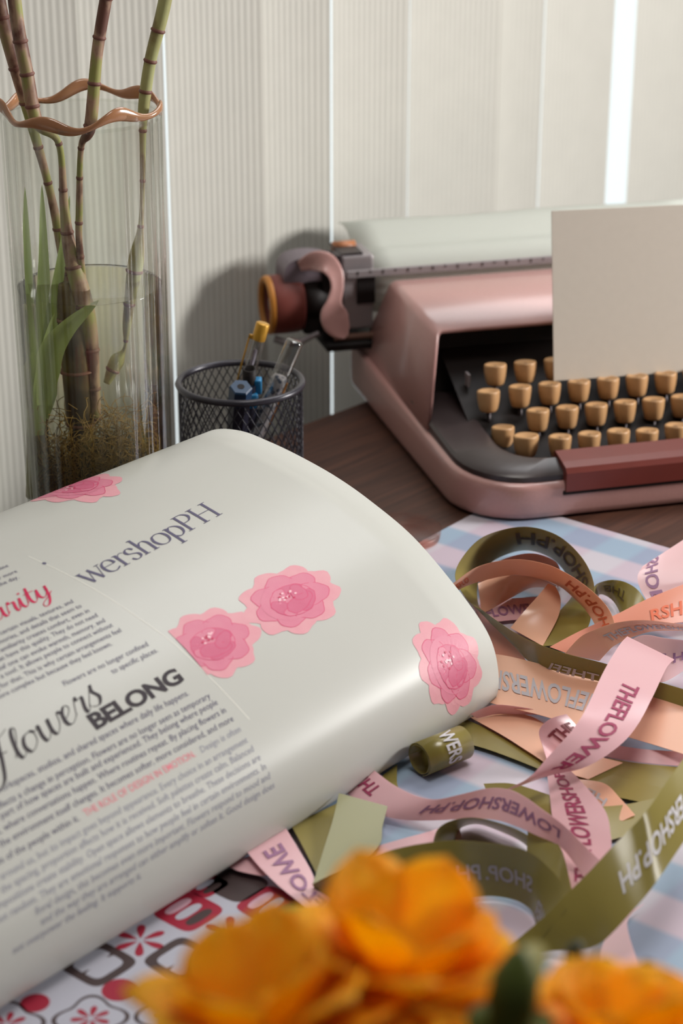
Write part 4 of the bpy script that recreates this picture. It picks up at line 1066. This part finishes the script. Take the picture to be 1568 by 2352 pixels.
# olive loop with its diagonal tail
ribbon('big olive ribbon loop with long diagonal tail in front of the typewriter', 'olive', [(1600, 1640, 14, 1600, 1592, 24), (1480, 1602, 15, 1480, 1556, 26), (1395, 1570, 17, 1395, 1526, 30), (1285, 1543, 17, 1305, 1503, 31), (1218, 1521, 13, 1248, 1484, 30), (1162, 1470, 8, 1186, 1456, 26), (1114, 1418, 10, 1116, 1408, 18), (1066, 1368, 14, 1098, 1388, 8), (1045, 1325, 22, 1096, 1345, 6), (1062, 1280, 30, 1110, 1310, 4), (1112, 1232, 37, 1145, 1281, 3), (1200, 1210, 40, 1205, 1264, 3), (1278, 1229, 39, 1262, 1280, 3), (1336, 1281, 34, 1298, 1315, 3), (1363, 1340, 26, 1316, 1360, 3), (1359, 1395, 16, 1290, 1398, 4), (1350, 1440, 8, 1256, 1430, 6), (1318, 1480, 4, 1246, 1484, 6)],
       [('SHOP.PH', .845, .665, .22, .72, 'brown'), ('THEFL', .135, .21, -.02, .38, 'white')])
ribbon('peach ribbon cone folded to a bright point inside the olive loop', 'peach', [(1259, 1340, 24, 1276, 1348, 22), (1232, 1372, 20, 1287, 1378, 16), (1205, 1402, 14, 1280, 1420, 10), (1172, 1442, 6, 1246, 1484, 6)])
ribbon('coral ribbon arc seen behind the peach ring', 'coral', [(1100, 1335, 6, 1105, 1345, 2), (1140, 1292, 16, 1145, 1312, 3), (1215, 1271, 20, 1215, 1300, 3), (1275, 1290, 16, 1272, 1320, 3), (1290, 1330, 8, 1280, 1350, 3)])
ribbon('peach ribbon half ring lining the inside of the larger peach ring', 'peach', [(1097, 1340, 18, 1106, 1410, 4), (1140, 1325, 21, 1135, 1395, 4), (1195, 1322, 22, 1175, 1372, 4), (1240, 1330, 22, 1220, 1350, 6), (1278, 1345, 20, 1262, 1350, 8)])
ribbon('peach ribbon ring with orange mirrored lettering crossing the big olive loop', 'peach', [(1030, 1350, 30, 1045, 1362, 20), (1047, 1335, 34, 1060, 1351, 22), (1101, 1300, 40, 1100, 1336, 22), (1181, 1285, 43, 1174, 1321, 22), (1254, 1296, 42, 1238, 1329, 21), (1308, 1321, 38, 1285, 1347, 19), (1355, 1354, 32, 1320, 1376, 17), (1391, 1390, 26, 1345, 1402, 14), (1409, 1425, 20, 1366, 1436, 12), (1414, 1462, 14, 1372, 1470, 10)],
       [('THEFLO', -.02, .10, .72, .25, 'orange'), ('SHOP.PH', .97, .60, .26, .72, 'orange')])
ribbon('small olive ribbon loop right of the big olive loop', 'olive', [(1360, 1372, 10, 1372, 1382, 3), (1366, 1346, 16, 1376, 1366, 3), (1384, 1336, 18, 1391, 1368, 3), (1411, 1332, 18, 1409, 1382, 3), (1440, 1339, 17, 1422, 1405, 3), (1466, 1357, 15, 1428, 1430, 3), (1484, 1385, 10, 1440, 1450, 3)], [('THE', .62, .25, .3, .62, 'brown')])
ribbon('pale peach ribbon arch with faded blue lettering over the coral band', 'peach', [(1296, 1502, 14, 1376, 1518, 8), (1330, 1465, 24, 1395, 1497, 16), (1364, 1447, 30, 1412, 1482, 20), (1416, 1430, 34, 1453, 1463, 24), (1489, 1425, 36, 1507, 1449, 26), (1600, 1440, 34, 1600, 1450, 26)], [('THEFLOWERSHOP', .26, .98, .75, .35, 'grey')])
ribbon('blush ribbon fold with grey lettering and a tiny red heart at the right frame edge', 'blush', [(1476, 1300, 22, 1575, 1236, 26), (1464, 1322, 18, 1590, 1290, 24), (1468, 1348, 14, 1595, 1330, 20), (1484, 1378, 10, 1595, 1352, 16), (1500, 1400, 8, 1595, 1372, 14)], [('SHOP.', .02, .96, .36, .12, 'violet')])
# pink ribbons on top
ribbon('pink ribbon curling up beneath the bright pink one with maroon lettering', 'pink', [(1300, 1640, 22, 1345, 1690, 10), (1262, 1652, 24, 1325, 1702, 9), (1238, 1678, 20, 1292, 1720, 7), (1246, 1715, 12, 1272, 1735, 5), (1258, 1752, 6, 1264, 1756, 5)], [('THE', .55, .08, .78, .30, 'maroon')])
ribbon('upright pink ribbon with plum lettering reading downwards beside the dark olive ribbon', 'pink', [(1254, 1760, 12, 1300, 1762, 16), (1257, 1786, 11, 1322, 1782, 17), (1263, 1834, 10, 1371, 1837, 18), (1267, 1870, 10, 1393, 1870, 19), (1273, 1885, 10, 1401, 1910, 19), (1284, 1943, 9, 1403, 1950, 18), (1294, 2004, 8, 1388, 2000, 16), (1305, 2060, 6, 1360, 2050, 12)], [('THEFLOWERSHOP.', .92, .03, .62, .26, 'plum')])
ribbon('wavy pink ribbon with plum mirrored lettering flowing from the magazine roll', 'pink', [(845, 1758, 10, 775, 1806, 4), (874, 1781, 12, 803, 1827, 4), (906, 1804, 13, 839, 1854, 4), (953, 1827, 15, 881, 1874, 4), (1000, 1836, 18, 938, 1884, 5), (1060, 1824, 23, 1006, 1884, 8), (1118, 1811, 28, 1082, 1880, 13), (1167, 1813, 32, 1140, 1884, 18), (1206, 1831, 33, 1190, 1900, 20), (1245, 1859, 32, 1232, 1919, 20), (1290, 1892, 30, 1284, 1943, 18), (1335, 1935, 26, 1318, 1982, 16), (1376, 1975, 20, 1350, 2030, 12)],
       [('THE', .14, .03, .28, .68, 'plum'), ('LOWERSHOP.PH', .84, .34, .30, .68, 'violet')])
ribbon('bright glossy pink ribbon with plum lettering twisting down to a point', 'pink', [(1440, 1462, 34, 1548, 1515, 34), (1422, 1482, 40, 1530, 1534, 38), (1386, 1542, 44, 1500, 1597, 40), (1345, 1629, 44, 1463, 1666, 36), (1312, 1679, 40, 1418, 1716, 32), (1262, 1734, 32, 1344, 1762, 26), (1216, 1785, 24, 1262, 1781, 20), (1166, 1812, 16, 1172, 1813, 14)], [('THEFLOWER', .36, .86, .42, .74, 'plum')])
ribbon('blush ribbon fold behind the top of the bright pink ribbon', 'blush', [(1424, 1484, 26, 1500, 1545, 14), (1474, 1459, 32, 1510, 1565, 12), (1530, 1466, 33, 1535, 1562, 12), (1600, 1474, 32, 1600, 1520, 14)], [('HE H', .1, .75, .62, .36, 'violet')])
ribbon('large olive ribbon with silver lettering sweeping in from the right in front', 'olive', [(1600, 1700, 60, 1610, 1880, 48), (1542, 1780, 60, 1568, 1936, 46), (1488, 1858, 56, 1518, 2010, 40), (1452, 1899, 50, 1482, 2058, 34), (1404, 1947, 44, 1443, 2102, 28), (1354, 2001, 36, 1412, 2136, 22), (1306, 2049, 28, 1380, 2165, 14), (1262, 2094, 20, 1340, 2180, 8), (1215, 2135, 12, 1262, 2184, 4), (1160, 2180, 6, 1180, 2200, 3)],
       [('FLOWERSHOP.PH', -.06, .56, .40, .72, 'white')])
# heart printed on the blush fold is a mark of the ribbon; rolled ribbon on the cloth
rl = Vector(at_z(962, 1748, .010)); rr = Vector(at_z(1062, 1708, .010)); ax = rr - rl; ax.z = 0; Lr = ax.length; ax.normalize()
ro = empty('rolled_ribbon', (rl.x, rl.y, 0), atan2(ax.y, ax.x)); tag(ro, 'short roll of olive ribbon with silver lettering beside the magazine roll', 'rolled ribbon')
mb = MB(); V = []; F = []; NS = 90; RR = .0098; ZC = ZB + RR
for i in range(NS + 1):
    th = -1.2 + 2 * pi * 1.7 * i / NS; r_ = RR - .0011 * i / NS * 1.7 if i > 10 else RR
    for x in (0, Lr): V.append((x, -r_ * cos(th), ZC + r_ * sin(th)))
F = [(2 * i, 2 * i + 1, 2 * i + 3, 2 * i + 2) for i in range(NS)]
mb.add(V, F); so = mb.build('ribbon_band', RM['olive'], ro); so.modifiers.new('thickness', 'SOLIDIFY').thickness = .0004
vs, fs, w = glyphs('WERS', .022, 0, 3)
mesh('printed_text', [(Lr * (.42 + .30 * y), -(RR + .0006) * cos(1.65 - 2.0 * x / w), ZC + (RR + .0006) * sin(1.65 - 2.0 * x / w)) for x, y in vs], fs, TM['white'], ro, False)

# ------------------------------------------------------------------ orange flowers close to the lens
m = bpy.data.materials.new('orange_petal'); m.use_nodes = True; N = m.node_tree.nodes; L = m.node_tree.links; b = N['Principled BSDF']
tc = N.new('ShaderNodeTexCoord'); nz = N.new('ShaderNodeTexNoise'); nz.inputs['Scale'].default_value = 70; L.new(tc.outputs['Object'], nz.inputs['Vector'])
rp = N.new('ShaderNodeValToRGB'); rp.color_ramp.elements[0].position = .35; rp.color_ramp.elements[0].color = rgb(255, 192, 12); rp.color_ramp.elements[1].position = .65; rp.color_ramp.elements[1].color = rgb(255, 214, 50)
L.new(nz.outputs['Fac'], rp.inputs[0]); L.new(rp.outputs[0], b.inputs['Base Color']); b.inputs['Roughness'].default_value = .6
t_ = N.new('ShaderNodeBsdfTranslucent'); L.new(rp.outputs[0], t_.inputs[0]); ms = N.new('ShaderNodeMixShader'); ms.inputs[0].default_value = .62
L.new(b.outputs[0], ms.inputs[1]); L.new(t_.outputs[0], ms.inputs[2]); L.new(ms.outputs[0], N['Material Output'].inputs[0]); M_petal = m
M_green = mat('flower_green', (104, 118, 54), .5, .4, trans=.2, noise=.2, nscale=60)
M_bright_green = mat('bright_leaf', (110, 150, 30), .5, .4, trans=.35)
M_disc_c = mat('flower_heart', (150, 84, 20), .8, noise=.4, nscale=300)
M_sepal = mat('dark_sepal', (62, 64, 40), .6)
def flower(label, P, r, tilt, seed, whorls, foot):
    R = random.Random(seed); root = empty('orange_flower', P); tag(root, label, 'flower', 'orange flowers in the foreground')
    up = Vector((tilt[0], tilt[1], 1)).normalized(); xa = Vector((1, 0, 0)); xa = (xa - up * xa.dot(up)).normalized(); ya = up.cross(xa)
    def loc(x, y, z): return xa * x + ya * y + up * z
    for (cnt, lng, wd, e0, e1, ph) in whorls:
        for k in range(cnt):
            mb = MB()
            th = 2 * pi * (k + R.uniform(-.18, .18)) / cnt + ph; l = lng * r * R.uniform(.76, 1.16); w = wd * r * R.uniform(.88, 1.12); a0 = e0 + R.uniform(-.1, .1); a1 = e1 + R.uniform(-.15, .15)
            V = []; x = .10 * r; z = 0; nL, nW = 9, 6
            for i in range(nL + 1):
                u = i / nL; a = a0 + (a1 - a0) * u
                if i: x += cos(a) * l / nL; z += sin(a) * l / nL
                hw = w * (.22 + 1.05 * sin(min(1, u * 1.25) * pi / 2)) * (1 if u < .62 else max(.03, 1 - ((u - .62) / .39) ** 1.9))
                for j in range(nW + 1):
                    q = (j / nW - .5) * 2; dz = .22 * hw * q * q + .04 * r * sin(q * 7 + k) * u
                    if i == nL: dz -= .02 * r * abs(q)
                    yy = hw * q; V.append(loc(x * cos(th) - yy * sin(th), x * sin(th) + yy * cos(th), z + dz))
            mb.add(V, [(i * (nW + 1) + j, i * (nW + 1) + j + 1, (i + 1) * (nW + 1) + j + 1, (i + 1) * (nW + 1) + j) for i in range(nL) for j in range(nW)])
            po = mb.build('petal', M_petal, root); po.modifiers.new('thickness', 'SOLIDIFY').thickness = .0004
    mb = MB(); mb.lathe([(1e-5, .10 * r), (.12 * r, .08 * r), (.20 * r, .0), (.16 * r, -.06 * r), (1e-5, -.08 * r)], 20, axis=up); mb.build('flower_heart', M_disc_c, root)
    mb = MB(); mb.lathe([(.22 * r, .02 * r), (.20 * r, -.06 * r), (.10 * r, -.20 * r), (.05 * r, -.26 * r)], 16, axis=up); mb.build('calyx', M_green, root)
    f = Vector(foot) - Vector(P); pts = cr([tuple(up * -.2 * r), tuple(up * -.9 * r), tuple(f * .55 + Vector((0, 0, .0))), tuple(f)], 8)
    mb = MB(); mb.tube([Vector(q) for q in pts], .0024, 8); mb.build('stem', M_green, root)
    return root
Wh = [(8, 1.0, .30, .30, .12, 0), (7, .98, .30, .75, .55, .35), (6, .92, .28, 1.1, 1.0, .1)]
flower('large blurred orange flower in the middle of the foreground', at_dist(915, 2300, .570), .0395, (.05, .18), 21, Wh, (.05, .45, .001))
flower('blurred orange flower cut by the bottom edge, farther left of the two joined blooms', at_dist(610, 2420, .550), .0375, (-.15, .18), 5, Wh, (.02, .42, .001))
flower('orange flower in the bottom right corner with only its upper petals showing', at_dist(1425, 2462, .570), .0355, (.05, .2), 9, Wh, (.11, .44, .001))
flower('third orange flower low between the two larger blooms at the bottom edge', at_dist(800, 2465, .585), .0370, (0, .2), 14, Wh, (.035, .43, .001))
def leafy(root, p0, p1, w, bend, material, nm='leaf'):
    p0, p1 = Vector(p0), Vector(p1); d = p1 - p0; sd = d.cross(Vector((0, 0, 1))).normalized(); V = []; n = 12
    for i in range(n + 1):
        u = i / n; c = p0 + d * u + Vector((0, 0, bend * sin(pi * u))); ww = w * sin(pi * min(1, .06 + u * .94)) ** .7
        for q in (-1, -.5, 0, .5, 1): V.append(c + sd * ww * q + Vector((0, 0, .25 * ww * q * q)) - Vector(root.location))
    return mesh(nm, V, [(5 * i + k, 5 * i + k + 1, 5 * i + 6 + k, 5 * i + 5 + k) for i in range(n) for k in range(4)], material, root)
# green sprig between the flowers
sp = empty('green_bud', at_dist(1178, 2290, .53)); tag(sp, 'blurred closed green bud between the orange flowers', 'flower bud')
SPL = Vector(sp.location)
mb = MB(); mb.lathe([(1e-5, -.014), (.0040, -.011), (.0068, -.002), (.0062, .006), (.0030, .0125), (1e-5, .015)], 16, axis=(.1, .1, 1)); mb.build('bud', M_green, sp)
leafy(sp, at_dist(1150, 2440, .54), at_dist(1120, 2300, .54), .008, .003, M_green); leafy(sp, at_dist(1215, 2440, .54), at_dist(1205, 2320, .55), .007, .003, M_green)
mb = MB(); mb.tube([Vector(q) for q in cr([(0, 0, -.012), (-.002, -.01, -.05), tuple(Vector((.07, .45, .001)) - SPL)], 8)], .0022, 8); mb.build('stem', M_green, sp)
leafy(sp, at_dist(1178, 2325, .535), at_dist(1238, 2165, .555), .0052, .002, mat('grey_green_leaf', (150, 150, 90), .5, trans=.3))
lf = empty('leaf_sprig', at_dist(700, 2180, .700)); tag(lf, 'bright green leaf showing behind the left orange flower petals', 'leaf')
leafy(lf, at_dist(690, 2230, .70), at_dist(600, 2110, .72), .010, .004, M_bright_green); leafy(lf, at_dist(700, 2160, .70), at_dist(688, 2078, .72), .0085, .002, M_bright_green)
mb = MB(); mb.tube([Vector(q) for q in cr([tuple(at_dist(690, 2230, .70) - Vector(lf.location)), (0, -.08, -.06), tuple(Vector((.03, .45, .001)) - Vector(lf.location))], 8)], .0018, 8); mb.build('stem', M_green, lf)
# dark sepals around the right flower
for i, (px, py, lab) in enumerate(((1318, 2192, 'small dark bud above the corner orange flower, nearest the big olive ribbon tip'), (1392, 2232, 'small dark bud tucked in the notch between two corner petals'), (1492, 2236, 'small dark bud above the corner orange flower, close to the right frame edge'))):
    p = at_dist(px, py, .67); db = empty('dark_bud', p); tag(db, lab, 'flower bud')
    mb = MB(); mb.lathe([(1e-5, -.006), (.0022, -.004), (.0034, 0), (.0022, .004), (1e-5, .0055)], 12, axis=(.3 - .3 * i, .2, 1)); mb.build('bud', M_sepal, db)
    mb = MB(); mb.tube([Vector(q) for q in cr([(0, 0, -.005), (.002, -.012, -.03), tuple(Vector((.10 + .01 * i, .45, .001)) - p)], 8)], .0009, 6); mb.build('stem', M_sepal, db)
